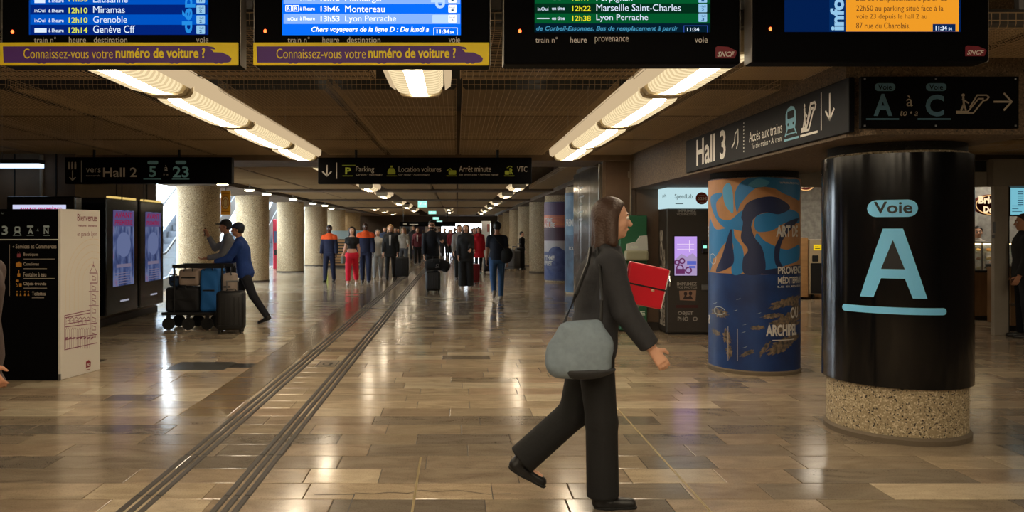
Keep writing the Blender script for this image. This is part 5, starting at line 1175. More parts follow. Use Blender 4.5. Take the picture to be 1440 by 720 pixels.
# ------------------------------------------------------------------ luggage
def suitcase(loc, rz, w, d, h, rgb, label, handle=.35, group=None, m=None, wheels=True):
    t = empty('suitcase', (0,0,0), label, 'suitcase', group); m = m or mat('case_%d_%d_%d' % rgb, rgb, .45, bump=.1, scale=40)
    MB().rbox(-w/2, w/2, -d/2, d/2, .055, h, .05, 3).build('shell', m, t, smooth=True)
    b = MB()
    for k in range(5): x = -w/2+w*(k+1)/6; b.rbox(x-.008, x+.008, -d/2-.006, -d/2+.01, .12, h-.08, .004, 1)
    b.build('ribs', m, t, kind='stuff')
    for x in (-w/2+.05, w/2-.05):
        for y in (-d/2+.05, d/2-.05):
            q = MB(); q.box(x-.02, x+.02, y-.02, y+.02, .04, .07); q.ball((x, y, .026), (.018,.026,.026), 10, 6); q.build('wheel', rubber, t, smooth=True)
    hd = MB()
    for x in (-w*.2, w*.2): hd.tube([(x, d*.3, h-.02), (x, d*.3, h+handle)], .009, 6)
    hd.rbox(-w*.2-.015, w*.2+.015, d*.3-.015, d*.3+.015, h+handle-.01, h+handle+.02, .008); hd.build('telescopic_handle', grey_metal, t)
    MB().tube([(-.08,0,h-.01),(-.06,0,h+.025),(.06,0,h+.025),(.08,0,h-.01)], .01, 6).build('grip', black_plastic, t)
    MB().tube([(-w/2,-d/2-.002,h*.55),(-w/2,-d/2-.006,h*.2),(w/2,-d/2-.006,h*.2),(w/2,-d/2-.002,h*.55)], .005, 4).build('zip', black_plastic, t)
    t.location = loc; t.rotation_euler = (0,0,rz); return t
def at(px, py, dz=0): Y = F*EYE/(py-CY); return (QX(px, Y), Y, dz)
fab = lambda n, rgb: mat(n, rgb, .85, bump=.25, scale=60)
x, y, z = at(565, 391.5); suitcase((x, y, 0), .05, .48, .3, .72, (16,16,18), 'large black suitcase rolled by the blonde woman in black coat', .28)
x, y, z = at(609, 411.5); suitcase((x, y, 0), 0, .38, .26, .56, (18,18,20), 'black cabin suitcase carrying a duffel bag, held by the bearded man', .2)
vb = Vol((-.32,-.2,-.2),(.36,.2,.3),.012); vb.cone((-.2,0,.02),(.22,0,.0),.14,.13,.03); vb.ell((0,0,.06),(.27,.12,.13),.04); vb.ell((.22,-.03,-.04),(.10,.1,.13),.04)
t = empty('duffel_bag', (x+.1, y-.02, .70), 'black duffel bag slung over the cabin suitcase', 'bag'); vb.build('body', fab('duffel_black', (20,20,22)), t)
bm2 = t.location.copy(); MB().tube([(bm2.x-.12,bm2.y-.12,bm2.z+.1),(bm2.x-.1,bm2.y-.04,bm2.z+.24),(bm2.x+.05,bm2.y-.04,bm2.z+.24),(bm2.x+.08,bm2.y-.12,bm2.z+.1)], .012, 6).build('strap', black_plastic, t, smooth=True)
Ink().ring(0,0,.035,.03,.01).rect(-.05,-.06,.05,-.05).build('emblem', ink_grey, t, lambda u, v, d: (bm2.x+.02+u, bm2.y-.15-d, bm2.z+.02+v), .0)
x, y, z = at(666, 400); suitcase((x, y, 0), .7, .34, .24, .62, (120,24,34), 'slim dark red suitcase beside the woman in wide black trousers', .36)
x, y, z = at(686, 383.5); suitcase((x, y, 0), .2, .34, .24, .58, (30,24,26), 'small dark suitcase right of the woman in red coat', .3)
for i, (px, w_, h_, c_) in enumerate(((716,.42,.86,(120,122,124)),(724,.42,.80,(96,98,100)),(731,.36,.9,(20,20,22)),(710,.3,.6,(60,62,66)))):
    x, y, z = at(px, 380-i*.6); suitcase((x, y, 0), .1*i, w_, .3, h_, c_, ['tall grey suitcase waiting before the right column','second grey suitcase close to the right column','black suitcase touching the right column','small dark grey suitcase left of the grey ones'][i], .16, 'luggage waiting by the right column')
# platform trolley with bags
YT0 = 12.9
t = empty('luggage_trolley', (QX(280,YT0), YT0, 0), 'long luggage trolley with dark frame pushed across the hall', 'trolley'); L0, L1 = QX(236,YT0), QX(322,YT0)
MB().rbox(L0, L1, YT0-.3, YT0+.3, .24, .29, .015).build('platform', charcoal, t)
for x in (L0+.1, QX(272,YT0), QX(298,YT0), L1-.06):
    for dy in (-.24, .24):
        q = MB(); q.tube([(x,YT0+dy-.02,.1),(x,YT0+dy+.02,.1)], .10, 14); q.box(x-.025,x+.025,YT0+dy-.03,YT0+dy+.03,.1,.25); q.build('wheel', rubber, t, smooth=True)
fr_ = MB()
for x in (QX(253,YT0), QX(319,YT0)):
    for dy in (-.26, .26): fr_.tube([(x,YT0+dy,.28),(x,YT0+dy,1.04)], .016, 8)
fr_.build('uprights', charcoal, t, smooth=True)
for dy in (-.26,.26): MB().rbox(QX(252,YT0)-.02, QX(322,YT0), YT0+dy-.02, YT0+dy+.02, 1.0, 1.06, .01).build('top_rail', charcoal, t)
MB().tube([(QX(252,YT0),YT0-.26,1.03),(QX(252,YT0),YT0+.26,1.03)], .02, 8).build('cross_rail', charcoal, t)
def bag(px0, px1, py0, py1, Y, dp, rgb, label, nm='bag', soft=.05, zlift=0):
    x0, x1, z0, z1 = QX(px0,Y), QX(px1,Y), QZ(py1,Y), QZ(py0,Y); t = empty(nm, ((x0+x1)/2, Y, z0), label, 'bag', 'bags on the trolley'); m = mat('bag_%d_%d_%d' % rgb, rgb, .8, bump=.2, scale=30)
    v = Vol((x0-.05,Y-dp/2-.05,z0-.05),(x1+.05,Y+dp/2+.05,z1+.05),.014); cx, cz = (x0+x1)/2, (z0+z1)/2; X, YY, Z = v.ax[0][:,None,None], v.ax[1][None,:,None], v.ax[2][None,None,:]
    hx, hy, hz = (x1-x0)/2-soft, dp/2-soft, (z1-z0)/2-soft; qx = np.maximum(abs(X-cx)-hx, 0); qy = np.maximum(abs(YY-Y)-hy, 0); qz = np.maximum(abs(Z-cz)-hz, 0)
    v.D = (np.sqrt(qx**2+qy**2+qz**2)-soft+.006*np.sin(X*23+Z*17)*np.sin(YY*19)).astype(np.float32); o = v.build('body', m, t)
    o.data.transform(Matrix.Translation(-t.location)); MB().tube([(cx-.07,Y-dp/2+.0,z1-.03),(cx-.06,Y-dp/2,z1+.03),(cx+.06,Y-dp/2,z1+.03),(cx+.07,Y-dp/2,z1-.03)], .01, 6).build('handle', black_plastic, t, smooth=True)
    MB().box(x0+.05,x1-.05,Y-dp/2-.006,Y-dp/2+.004,cz-.012,cz+.012).build('strap', black_plastic, t); return t
bag(257, 285, 378, 401, YT0, .43, (150,132,120), 'pinkish grey bag on top of the trolley load')
bag(239, 285.5, 403, 437, YT0, .46, (18,18,22), 'big black holdall at the front of the trolley')
bag(287, 312, 377, 437, YT0, .46, (20,92,158), 'bright blue upright bag on the trolley')
bag(241, 255.5, 388, 402.5, YT0-.02, .3, (30,56,90), 'small navy bag at the front end of the trolley')
bag(314, 332, 384, 421, YT0+.05, .3, (150,136,126), 'pale beige bag hanging at the trolley handle').location.z += 0
x = QX(325, 12.5)+.06; suitcase((x, 12.3, 0), .1, .42, .3, .66, (14,14,16), 'black suitcase rolling behind the luggage trolley', .14)
bg = [o for o in bpy.data.objects if o.get('label', '').startswith('pale beige bag hanging')][0]
# ------------------------------------------------------------------ people
def cloth(name, rgb, rgb2=None, sc=30): return mat('cloth_'+name, rgb, .85, bump=.3, scale=sc, var=.08, rgb2=rgb2)
skin = {'light': mat('skin_light', (206,158,130), .55, var=.05, scale=12), 'tan': mat('skin_tan', (176,124,94), .55, var=.05, scale=12), 'dark': mat('skin_dark', (86,58,44), .5, var=.05, scale=12)}
hairm = {'black': mat('hair_black', (22,18,16), .45, bump=.5, scale=70), 'brown': mat('hair_brown', (62,42,30), .5, bump=.5, scale=70), 'blonde': mat('hair_blonde', (150,112,66), .5, bump=.5, scale=70), 'grey': mat('hair_grey', (110,104,100), .5, bump=.5, scale=70)}
eye_w = mat('eye_white', (225,222,215), .2); eye_d = mat('eye_iris', (40,28,20), .15); lip_m = mat('lip', (150,84,76), .45)
V = lambda *a: np.array(a, float)
def person(label, loc, rz, H=1.75, legs=((5,5),(-5,5)), arms=((5,8,15),(-5,8,15)), lean=0, skin_='light', hair='black', hairstyle='short', sex='m', nod=0, turn=0,
           top=None, bottom=None, shoes=(24,22,22), vox=.012, cvox=.016, near=False, group=None, toe=(0,0)):
    """top: dict(rgb, hem, sleeve, ease, open) ; bottom: dict(kind, rgb, ease, hem) ; legs ((thigh, knee), ...) right then left ; local frame faces -Y"""
    t = empty('person', (0,0,0), label, 'person', group)
    k = H/1.75; fem = sex == 'f'; sh = .150 if fem else .172; hipz = .93
    L = math.radians(lean); sheer = lambda z: -math.tan(L)*max(0, z-hipz)
    J = {}
    fwd = lambda a: V(0, -math.sin(math.radians(a)), -math.cos(math.radians(a)))
    for i, s_ in enumerate((-1, 1)):
        a, kn = legs[i]; hp = V(s_*.088, 0, hipz-.03); kne = hp+fwd(a)*.43+V(s_*.012,0,0); an = kne+fwd(a-kn)*.41; J[i] = [hp, kne, an, a-kn]
    low = min(J[i][2][2]-.085*math.cos(math.radians(min(60, abs(J[i][3])*.6))) for i in (0,1)); dz = -low
    for i in (0,1):
        for q in range(3): J[i][q] = J[i][q]+V(0,0,dz)
    hz = hipz+dz; cyf = lambda z: -math.tan(L)*max(0, z-hz)
    A = {}
    for i, s_ in enumerate((-1, 1)):
        a, o, e = arms[i]; a2 = a+math.degrees(L)*0; shp = V(s_*sh, cyf(hz+.455), hz+.455)
        def dr(a_, o_): return V(s_*math.sin(math.radians(o_)), -math.sin(math.radians(a_))*math.cos(math.radians(o_)), -math.cos(math.radians(a_))*math.cos(math.radians(o_)))
        el = shp+dr(a, o)*.285; wr = el+dr(a+e, o*(.3 if e < 60 else -.9))*.25; A[i] = [shp, el, wr, dr(a+e, o*(.3 if e < 60 else -.9)), s_]
    hd = V(0, cyf(hz+.70)-math.sin(math.radians(nod))*.06, hz+.705); nk0 = V(0, cyf(hz+.50), hz+.50)
    rows = [(hz-.13,0,.0,.15,.095),(hz-.04,0,.005,.172 if not fem else .178,.118),(hz+.05,0,0,.162,.108),(hz+.17,0,0,.140 if not fem else .122,.095),(hz+.28,0,0,.152 if not fem else .135,.108),
            (hz+.36,0,0,.166 if not fem else .148,.116),(hz+.44,0,0,.150 if not fem else .134,.100),(hz+.49,0,0,.105,.075),(hz+.53,0,0,.062,.056),(hz+.55,0,0,.05,.05)]
    rows = [(z,x,y+cyf(z),rx,ry) for z,x,y,rx,ry in rows]
    allp = [J[i][q] for i in (0,1) for q in range(3)]+[A[i][q] for i in (0,1) for q in range(3)]+[hd]
    mn = np.min(allp, 0)-V(.26,.33,.14); mx = np.max(allp, 0)+V(.26,.28,.24); mn[2] = -.04
    def legvol(v, inf, ext=1.0, kk=.03, wide=0.0):
        for i in (0,1):
            hp, kne, an, _ = J[i]; v.cone(hp, kne, .083+inf, .055+inf+wide*.4, kk)
            e_ = kne+(an-kne)*ext; v.cone(kne, e_, .056+inf+wide*.4, (.040 if ext > .8 else .052)+inf+wide, .02, flat=True)
    def armvol(v, inf, ext, kk=.03):
        for i in (0,1):
            s0, el, wr, _, s_ = A[i]; v.cone(V(s_*.045, s0[1], s0[2]+.070), s0+V(0,0,-.004), .034+inf*.5, .046+inf*.8, .04)
            if ext <= 1: v.cone(s0, s0+(el-s0)*ext, .046+inf, .043+inf, kk, flat=True)
            else: v.cone(s0, el, .046+inf, .040+inf, kk); v.cone(el, el+(wr-el)*(ext-1), .041+inf, .030+inf, .02, flat=True)
    # ---- body
    v = Vol(mn, mx, vox); v.loft(rows, .03)
    if fem:
        for s_ in (-1,1): v.ell((s_*.07, cyf(hz+.36)-.085, hz+.36), (.062,.055,.06), .03)
    legvol(v, 0); armvol(v, 0, 2.0); v.cone(nk0-V(0,0,.02), hd-V(0,-.015,.06), .056, .052, .02)
    for i in (0,1):
        hp, kne, an, sa = J[i]; f_ = V(0,-math.cos(math.radians(sa*.6)),math.sin(math.radians(sa*.6))); u_ = V(0,math.sin(math.radians(sa*.6)),math.cos(math.radians(sa*.6))); v.cone(an+V(0,.016,0)-u_*.036, an+f_*.14-u_*.052, .030, .022, .02); v.cone(an, an+V(0,.01,0)-u_*.03, .036,.032,.02)
    # head
    v.ell(hd+V(0,.008,.03), (.077,.094,.088), .02); v.ell(hd+V(0,-.022,-.03), (.060,.070,.075), .03); v.cone(hd+V(0,-.05,-.082), hd+V(0,-.06,-.085), .022,.02,.03)
    v.cone(hd+V(0,-.088,.008), hd+V(0,-.108,-.028), .009, .014, .012); v.ell(hd+V(0,-.082,.028), (.05,.014,.010), .015)
    for s_ in (-1,1):
        v.ell(hd+V(s_*.078,.01,-.005), (.010,.020,.030), .006); v.ell(hd+V(s_*.040,-.060,-.025), (.022,.022,.022), .02)
        if near: v.carve(hd+V(s_*.031,-.100,.010), (.016,.013,.009))
    if near: v.ell(hd+V(0,-.088,-.058), (.024,.010,.007), .006)
    # hands
    for i in (0,1):
        s0, el, wr, d, s_ = A[i]; d = d/np.linalg.norm(d); side = np.cross(d, V(0,0,1) if abs(d[2]) < .8 else V(1,0,0)); side /= np.linalg.norm(side)
        if abs(d[2]) >= .8: side = V(0,-1,0)*1.0; side = side-d*(side@d); side /= np.linalg.norm(side)
        nrm = np.cross(d, side); nrm = nrm if nrm[0]*s_ < 0 else -nrm       # palm faces the body
        pal = wr+d*.05
        for q in (-.024,-.008,.008,.024): v.cone(wr+d*.012+side*q*.6, wr+d*.09+side*q, .014, .0125, .008)
        for q, ln in ((.027,.068),(.009,.078),(-.009,.073),(-.026,.058)):
            b0 = wr+d*.09+side*q; c1 = b0+(d*.94+nrm*.30)*ln*.42; c2 = c1+(d*.72+nrm*.70)*ln*.33; c3 = c2+(d*.35+nrm*.93)*ln*.27
            v.cone(b0, c1, .0100, .0092, .003); v.cone(c1, c2, .0092, .0085, .002); v.cone(c2, c3, .0085, .0075, .002)
        b0 = wr+d*.03+side*.022; c1 = b0+(d*.55+side*.75+nrm*.3)*.042; c2 = c1+(d*.85+side*.25+nrm*.45)*.032; v.cone(b0, c1, .0135, .0115, .008); v.cone(c1, c2, .0112, .009, .003)
    v.build('body', skin[skin_], t)
    e = MB(); e2 = MB()
    if near or vox < .0125:
        for s_ in (-1,1):
            c = hd+V(s_*.031,-.083,.010); q = MB().ball(tuple(c), .0118, 14, 10); q.build('eye', eye_w, t, smooth=True); MB().ball(tuple(c+V(0,-.0095,0)), .0052, 10, 8).build('iris', eye_d, t, smooth=True)
            MB().tube([tuple(hd+V(s_*.015,-.098,.030)), tuple(hd+V(s_*.034,-.094,.036)), tuple(hd+V(s_*.052,-.080,.030))], .0035, 5).build('eyebrow', hairm[hair], t, smooth=True)
        q = MB().ball(tuple(hd+V(0,-.094,-.058)), (.022,.008,.006), 12, 6); q.build('mouth', lip_m, t, smooth=True)
    # ---- hair
    hv = Vol(hd-V(.16,.18,.42), hd+V(.16,.2,.18), max(.008, vox*.8))
    if hairstyle != 'none':
        hv.ell(hd+V(0,.014,.040), (.089,.107,.096), .01); hv.cut(hd+V(0,-.045,.062), (0,-.78,-.62))
        if hairstyle == 'short': hv.ell(hd+V(0,.05,.0), (.080,.060,.075), .02); hv.cut(hd+V(0,0,-.055), (0,0,-1))
        if hairstyle == 'bun': hv.ell(hd+V(0,.05,.0), (.078,.060,.075), .02); hv.ell(hd+V(0,.12,.06), (.04,.04,.04), .01); hv.cut(hd+V(0,0,-.055), (0,0,-1))
        if hairstyle in ('long','bob'):
            ln = .27 if hairstyle == 'long' else .13
            for s_ in (-1,1): hv.cone(hd+V(s_*.062,.02,.03), hd+V(s_*.085,.015,-ln), .046, .034, .03); hv.cone(hd+V(s_*.03,.06,.0), hd+V(s_*.045,.075,-ln-.02), .05, .04, .03)
            hv.carve(hd+V(0,-.10,-.035), (.060,.095,.080), .01)
        hv.build('hair', hairm[hair], t)
    # ---- lower garment
    if bottom:
        ease = bottom.get('ease', .014); kd = bottom.get('kind', 'trousers'); m = cloth(bottom['name'], bottom['rgb'])
        v = Vol(mn, mx, cvox)
        if kd == 'trousers':
            v.loft([r for r in rows if r[0] <= hz+.12], .02, ease*.8); legvol(v, ease, bottom.get('ext', 1.05), .03, bottom.get('wide', 0)); v.cut((0,0,hz+.10), (0,0,1))
        else:
            hem = hz-bottom.get('len', .5); v.loft([(hem,0,0,.20,.15),(hz-.2,0,0,.19,.135),(hz-.05,0,0,.18,.122),(hz+.1,0,0,.15,.105)], .0, ease)
        v.build(kd, m, t)
    if top:
        ease = top.get('ease', .014); m = cloth(top['name'], top['rgb']); v = Vol(mn, mx, cvox); hem = hz-top.get('len', .06)
        rr = [r for r in rows if r[0] >= hem-.06]; fl = top.get('flare', 0)
        if hem < hz-.13: rr = [(hem,0,0,.175+fl,.13+fl*.6)]+rr
        v.loft(rr, .02, ease); armvol(v, ease*.9, top.get('sleeve', 1.95), .035)
        if top.get('collar', True): v.cone(nk0-V(0,0,.03), nk0+V(0,-.004,.045), .072+ease*.4, .066, .02)
        else: v.cut(nk0+V(0,0,.03), (0,0,1))
        if fem:
            for s_ in (-1,1): v.ell((s_*.07, cyf(hz+.36)-.085, hz+.36), (.062+ease,.052+ease,.06+ease), .035)
        v2 = v.D
        X, Y, Z = v.ax[0][:,None,None], v.ax[1][None,:,None], v.ax[2][None,None,:]
        # keep the sleeves that hang below the hem: only the trunk is trimmed there
        trunk = (abs(X) < .19); v.D = np.where(trunk & (Z < hem), np.maximum(v.D, hem-Z), v.D).astype(np.float32)
        o = v.build(top.get('kind', 'jacket'), m, t)
        if top.get('yoke'):
            v3 = Vol(mn, mx, cvox); v3.loft([r for r in rows if r[0] >= hz+.2], .02, ease+.008); armvol(v3, ease*.9+.008, .42, .035); v3.cone(nk0-V(0,0,.03), nk0+V(0,0,.045), .078, .072, .02); v3.cut((0,0,hz+.385), (0,0,-1)); v3.build('orange_yoke', cloth('hi_vis', top['yoke']), t)
        if top.get('inner'):
            zt = hz+.50; y0 = cyf(hz+.3)-.108-ease*1.25-.010
            MB().add([(-.035,y0+.03,hz+.49),(.035,y0+.03,hz+.49),(.03,y0-.004,hz+.38),(.022,y0-.008,hz+.16),(-.022,y0-.008,hz+.16),(-.03,y0-.004,hz+.38)],[(0,5,2,1),(5,4,3,2)]).build('shirt_front', cloth(*top['inner']), t)
    # ---- shoes
    for i in (0,1):
        hp, kne, an, sa = J[i]; th = math.radians(sa*.6); f_ = V(0,-math.cos(th),math.sin(th)); u_ = V(0,math.sin(th),math.cos(th)); h0 = an+V(0,.018,0)*1-u_*.045
        v = Vol(an-V(.09,.28,.20), an+V(.09,.20,.20), .008 if near else .012)
        v.cone(h0-u_*.008, h0+f_*.05-u_*.012, .040, .040, .02); v.cone(h0+f_*.05-u_*.012, h0+f_*.175-u_*.018, .040, .034, .03); v.cone(an+V(0,.01,-.005), h0, .046, .042, .02)
        v.cut(h0-u_*.042, -u_); v.cut(an+(kne-an)*.10, (kne-an)/np.linalg.norm(kne-an))
        v.build('shoe', mat('shoe_%d_%d_%d' % shoes, shoes, .4), t)
        if near:
            v = Vol(an-V(.09,.28,.20), an+V(.09,.20,.20), .008); v.cone(h0-u_*.01, h0+f_*.05-u_*.014, .046,.045,.02); v.cone(h0+f_*.05-u_*.014, h0+f_*.18-u_*.02, .045,.038,.03); v.cut(h0-u_*.045, -u_); v.cut(h0-u_*.027, u_); v.build('sole', rubber, t)
    t['_j'] = 0; del t['_j']
    t.location = loc; t.rotation_euler = (0,0,math.radians(rz)); t.scale = (k,k,k)
    W = lambda p: tuple(Vector(loc)+Matrix.Rotation(math.radians(rz), 3, 'Z') @ (Vector(tuple(p))*k))
    return t, {'hands': [W(A[0][2]+A[0][3]*.07), W(A[1][2]+A[1][3]*.07)], 'head': W(hd), 'hip': W((0,0,hz)), 'sh': [W(A[0][0]), W(A[1][0])], 'k': k, 'W': W, 'hd': hd, 'hz': hz}
def T(name, rgb, **k): d = dict(name=name, rgb=rgb); d.update(k); return d
def feet(px, py, Y=None):
    Y = Y or F*EYE/(py-CY); return (QX(px, Y), Y, 0)
# the large passer-by in front, walking to the right
P0, J0 = person('tall foreground passer-by in dark jacket walking right, red folder at chest', (.80,4.62,0), 90, 1.76, legs=((5,4),(-12,36)), arms=((16,7,20),(2,6,112)), lean=9, skin_='light', hair='brown', hairstyle='bob', nod=6,
    top=T('anthracite', (38,39,43), ease=.032, len=.10, sleeve=1.93, kind='jacket'), bottom=T('black_wool', (9,9,10), ease=.024, wide=.028, ext=1.04), shoes=(20,19,19), vox=.0055, cvox=.009, near=True)
def vol_obj(v, name, m, parent_empty):
    o = v.build(name, m, parent_empty); o.data.transform(Matrix.Translation(-parent_empty.location)); return o
# light grey shoulder bag at the near hip
hx, hy, hzz = .68, 4.30, .98
t = empty('shoulder_bag', (hx, hy, .78), 'light grey soft shoulder bag hanging behind the foreground passer-by', 'bag')
v = Vol((hx-.3,hy-.14,.70),(hx+.32,hy+.14,1.25),.010); v.ell((hx-.02,hy,.93),(.17,.075,.13),.03); v.cone((hx-.12,hy,.86),(hx+.11,hy,.86),.065,.06,.05); v.cone((hx-.07,hy,1.06),(hx+.09,hy,1.08),.04,.035,.08); v.ell((hx+.08,hy-.02,.97),(.10,.06,.1),.04); vol_obj(v, 'body', mat('bag_grey', (116,130,140), .8, bump=.3, scale=25, var=.1), t)
v = Vol((hx-.3,hy-.14,.70),(hx+.32,hy+.14,1.25),.010); v.ell((hx+.01,hy-.004,.87),(.2,.08,.085),.03); v.cut((0,0,.85),(0,0,1)); vol_obj(v, 'dark_base', mat('bag_dark_base', (40,42,46), .7), t)
MB().tube([(hx-.09,hy,1.09),(hx-.02,hy+.02,1.25),(hx+.06,hy+.10,1.42),(hx+.09,hy+.2,1.50),(hx+.1,hy+.3,1.47)], .011, 8).build('strap', black_plastic, t, smooth=True); MB().tube([(hx+.11,hy,1.07),(hx+.12,hy+.01,1.22),(hx+.13,hy+.10,1.40),(hx+.13,hy+.2,1.50),(hx+.14,hy+.3,1.47)], .011, 8).build('strap', black_plastic, t, smooth=True)
hl = J0['hands'][1]
t = empty('red_folder', (hl[0]+.03, hl[1]-.02, 1.14), 'bright red folder clutched against the chest of the foreground passer-by', 'folder')
b = MB(); b.rbox(-.13,.13,-.02,.02,-.125,.125,.012); fo_ = b.build('cover', mat('folder_red', (206,16,40), .4), None); fo_.parent = t; b = MB(); b.box(-.122,.135,-.012,.012,-.118,.118); p_ = b.build('pages', white_paint, None); p_.parent = t
MB().box(-.13,.13,-.0225,-.0205,-.01,.0).build('elastic', None or black_plastic, None).parent = t
t.location = (hl[0]-.035, hl[1]-.055, hl[2]+.01); t.rotation_euler = (math.radians(4), math.radians(12), math.radians(10))
# hand and sleeve of someone leaving the frame at the left edge
person('passer-by in brown coat cut off by the left picture edge', (-2.69,4.35,0), 90, 1.72, legs=((12,6),(-16,30)), arms=((16,5,14),(-10,8,12)), top=T('umber', (62,44,38), ease=.03, len=.2), bottom=T('black_wool', (12,12,14), ease=.014), vox=.010, cvox=.014, skin_='tan', hair='black')
# trolley people
wk, _ = person('worker in blue vest and dark cap pushing the luggage trolley', feet(345, 452, 13.5), -90, 1.74, legs=((20,12),(-22,12)), arms=((28,8,44),(32,8,40)), lean=10, nod=10, top=T('work_blue', (22,56,122), ease=.03, len=.12), bottom=T('dark_navy', (18,20,30), ease=.014), skin_='tan', vox=.010, cvox=.013)
p2, j2 = person('traveller in grey top and black cap behind the trolley, phone at face', feet(326, 0, 14.3), -80, 1.78, legs=((8,6),(-8,6)), arms=((60,4,92),(20,6,60)), lean=8, nod=14, top=T('mid_grey', (112,114,120), ease=.02), bottom=T('dark_navy', (18,20,30)), skin_='tan', vox=.010, cvox=.014)
def cap(p, j, m, nm='cap', brim=True):
    v = Vol(j['hd']-V(.14,.24,.05), j['hd']+V(.14,.16,.18), .009); v.ell(j['hd']+V(0,.012,.050), (.095,.108,.085), .01); v.cut(j['hd']+V(0,0,.035), (0,0,-1))
    if brim: v.ell(j['hd']+V(0,-.10,.045), (.075,.085,.012), .01)
    v.build(nm, m, p)
capm = mat('cap_black', (16,16,18), .7); cap(wk, _, mat('cap_navy', (24,36,62), .7)); cap(p2, j2, capm)
h_ = j2['hands'][0]; t = empty('phone', h_, 'black phone held up by the traveller in black cap', 'phone'); MB().rbox(h_[0]-.03,h_[0]-.02,h_[1]-.035,h_[1]+.035,h_[2]-.06,h_[2]+.09,.004).build('case', black_gloss, t)
# the walkers, left to right
navy = (20,28,58); orange = (240,92,30)
person('uniformed worker in navy overalls with orange shoulders, far left walker', feet(463, 396.5), -6, 1.76, legs=((10,4),(-8,10)), arms=((4,9,14),(-4,9,14)), skin_='dark', top=T('navy', navy, yoke=orange, ease=.03), bottom=T('navy', navy, ease=.02), vox=.012)
pr, jr = person('woman with black crop top and bright red trousers walking forward', feet(495, 402), 0, 1.71, sex='f', hairstyle='long', legs=((12,2),(-12,12)), arms=((8,10,50),(-8,10,14)), top=T('black', (16,15,16), ease=.012, len=-.17, sleeve=.5, kind='crop_top', collar=False), bottom=T('scarlet', (214,20,52), ease=.03, ext=.82), shoes=(214,206,200), vox=.011)
h_ = jr['hands'][0]; t = empty('handbag', (h_[0], h_[1], h_[2]-.1), 'grey handbag held by the woman in red trousers', 'bag'); MB().rbox(h_[0]-.05,h_[0]+.05,h_[1]-.15,h_[1]+.13,h_[2]-.26,h_[2]-.05,.03).build('body', mat('bag_sage', (120,130,126), .6), t, smooth=True); MB().tube([(h_[0],h_[1]-.1,h_[2]-.06),(h_[0],h_[1]-.05,h_[2]),(h_[0],h_[1]+.05,h_[2]),(h_[0],h_[1]+.1,h_[2]-.06)], .01, 6).build('handle', black_plastic, t)
person('bald uniformed worker in navy with orange shoulders beside the woman in red', feet(514, 398), 4, 1.84, legs=((-8,10),(10,4)), arms=((-2,9,12),(6,9,14)), skin_='dark', hairstyle='none', top=T('navy', navy, yoke=orange, ease=.032), bottom=T('navy', navy, ease=.022), vox=.012)
person('woman in pale grey clothes between worker and blonde woman', feet(531, 392), 0, 1.62, sex='f', hairstyle='bun', hair='grey', legs=((8,2),(-8,10)), arms=((20,8,50),(6,8,20)), top=T('oatmeal', (150,144,134), ease=.03, len=.12), bottom=T('pale_grey', (150,150,148), ease=.03), shoes=(190,186,180), vox=.012)
person('blonde woman in long black coat pulling the large suitcase', feet(549, 393.5), 0, 1.78, sex='f', hair='blonde', hairstyle='long', legs=((6,2),(-8,8)), arms=((4,10,12),(-4,12,14)), top=T('black', (16,15,16), ease=.04, len=.2, inner=('light_grey', (160,156,150))), bottom=T('black', (16,15,16), ease=.012), vox=.011)
person('woman in cream jacket and grey trousers behind the black suitcase', feet(567.5, 381), 0, 1.72, sex='f', hair='blonde', hairstyle='long', legs=((6,2),(-6,6)), arms=((4,10,14),(30,10,40)), top=T('cream', (182,172,156), ease=.025, len=.06), bottom=T('slate', (84,88,94), ease=.02), vox=.013)
person('woman in maroon jacket, white shirt and black trousers carrying a bag', feet(587, 372), 0, 1.74, sex='f', hair='brown', hairstyle='bob', legs=((8,2),(-6,6)), arms=((2,12,10),(2,12,10)), top=T('maroon', (92,26,34), ease=.03, len=.1, inner=('white', (214,212,206))), bottom=T('black', (16,15,16), ease=.02), vox=.014)
person('tall man in dark clothes behind the woman in maroon', feet(581, 366), 0, 1.86, hair='brown', legs=((4,2),(-6,6)), top=T('charcoal', (40,38,40), ease=.025), bottom=T('black', (16,15,16)), vox=.016)
pm, jm = person('bearded man with sunglasses in dark jacket holding the duffel bag', feet(607, 409), 4, 1.84, hair='black', hairstyle='short', legs=((4,2),(-4,4)), arms=((16,4,10),(46,12,52)), top=T('ink_navy', (22,25,34), ease=.03, len=.08), bottom=T('black', (16,15,16)), vox=.011)
g = MB(); hdv = jm['hd']
for s_ in (-1,1): g.rbox(s_*.032-.024, s_*.032+.024, hdv[1]-.108, hdv[1]-.100, hdv[2]-.005, hdv[2]+.027, .003)
g.box(-.08,.08,hdv[1]-.102,hdv[1]-.098,hdv[2]+.02,hdv[2]+.027); o = g.build('sunglasses', black_gloss, None); o.parent = pm; v = Vol(hdv-V(.1,.14,.14), hdv+V(.1,.05,.0), .009); v.ell(hdv+V(0,-.03,-.05),(.066,.072,.060),.01); v.cut(hdv+V(0,0,-.035),(0,0,1)); v.build('beard', hairm['black'], pm)
person('woman in black coat and wide black trousers with white shoes', feet(655, 405.5), -10, 1.76, sex='f', hair='brown', hairstyle='bob', legs=((2,2),(-4,2)), arms=((6,6,14),(24,6,50)), top=T('black', (16,15,16), ease=.045, len=.2), bottom=T('black', (16,15,16), ease=.04, wide=.03), shoes=(205,200,196), vox=.011)
person('traveller with light collar standing directly behind the woman in black', feet(646, 393), 10, 1.78, hair='black', legs=((2,2),(-4,2)), top=T('pale_grey', (150,150,148), ease=.02), bottom=T('black', (16,15,16)), vox=.014)
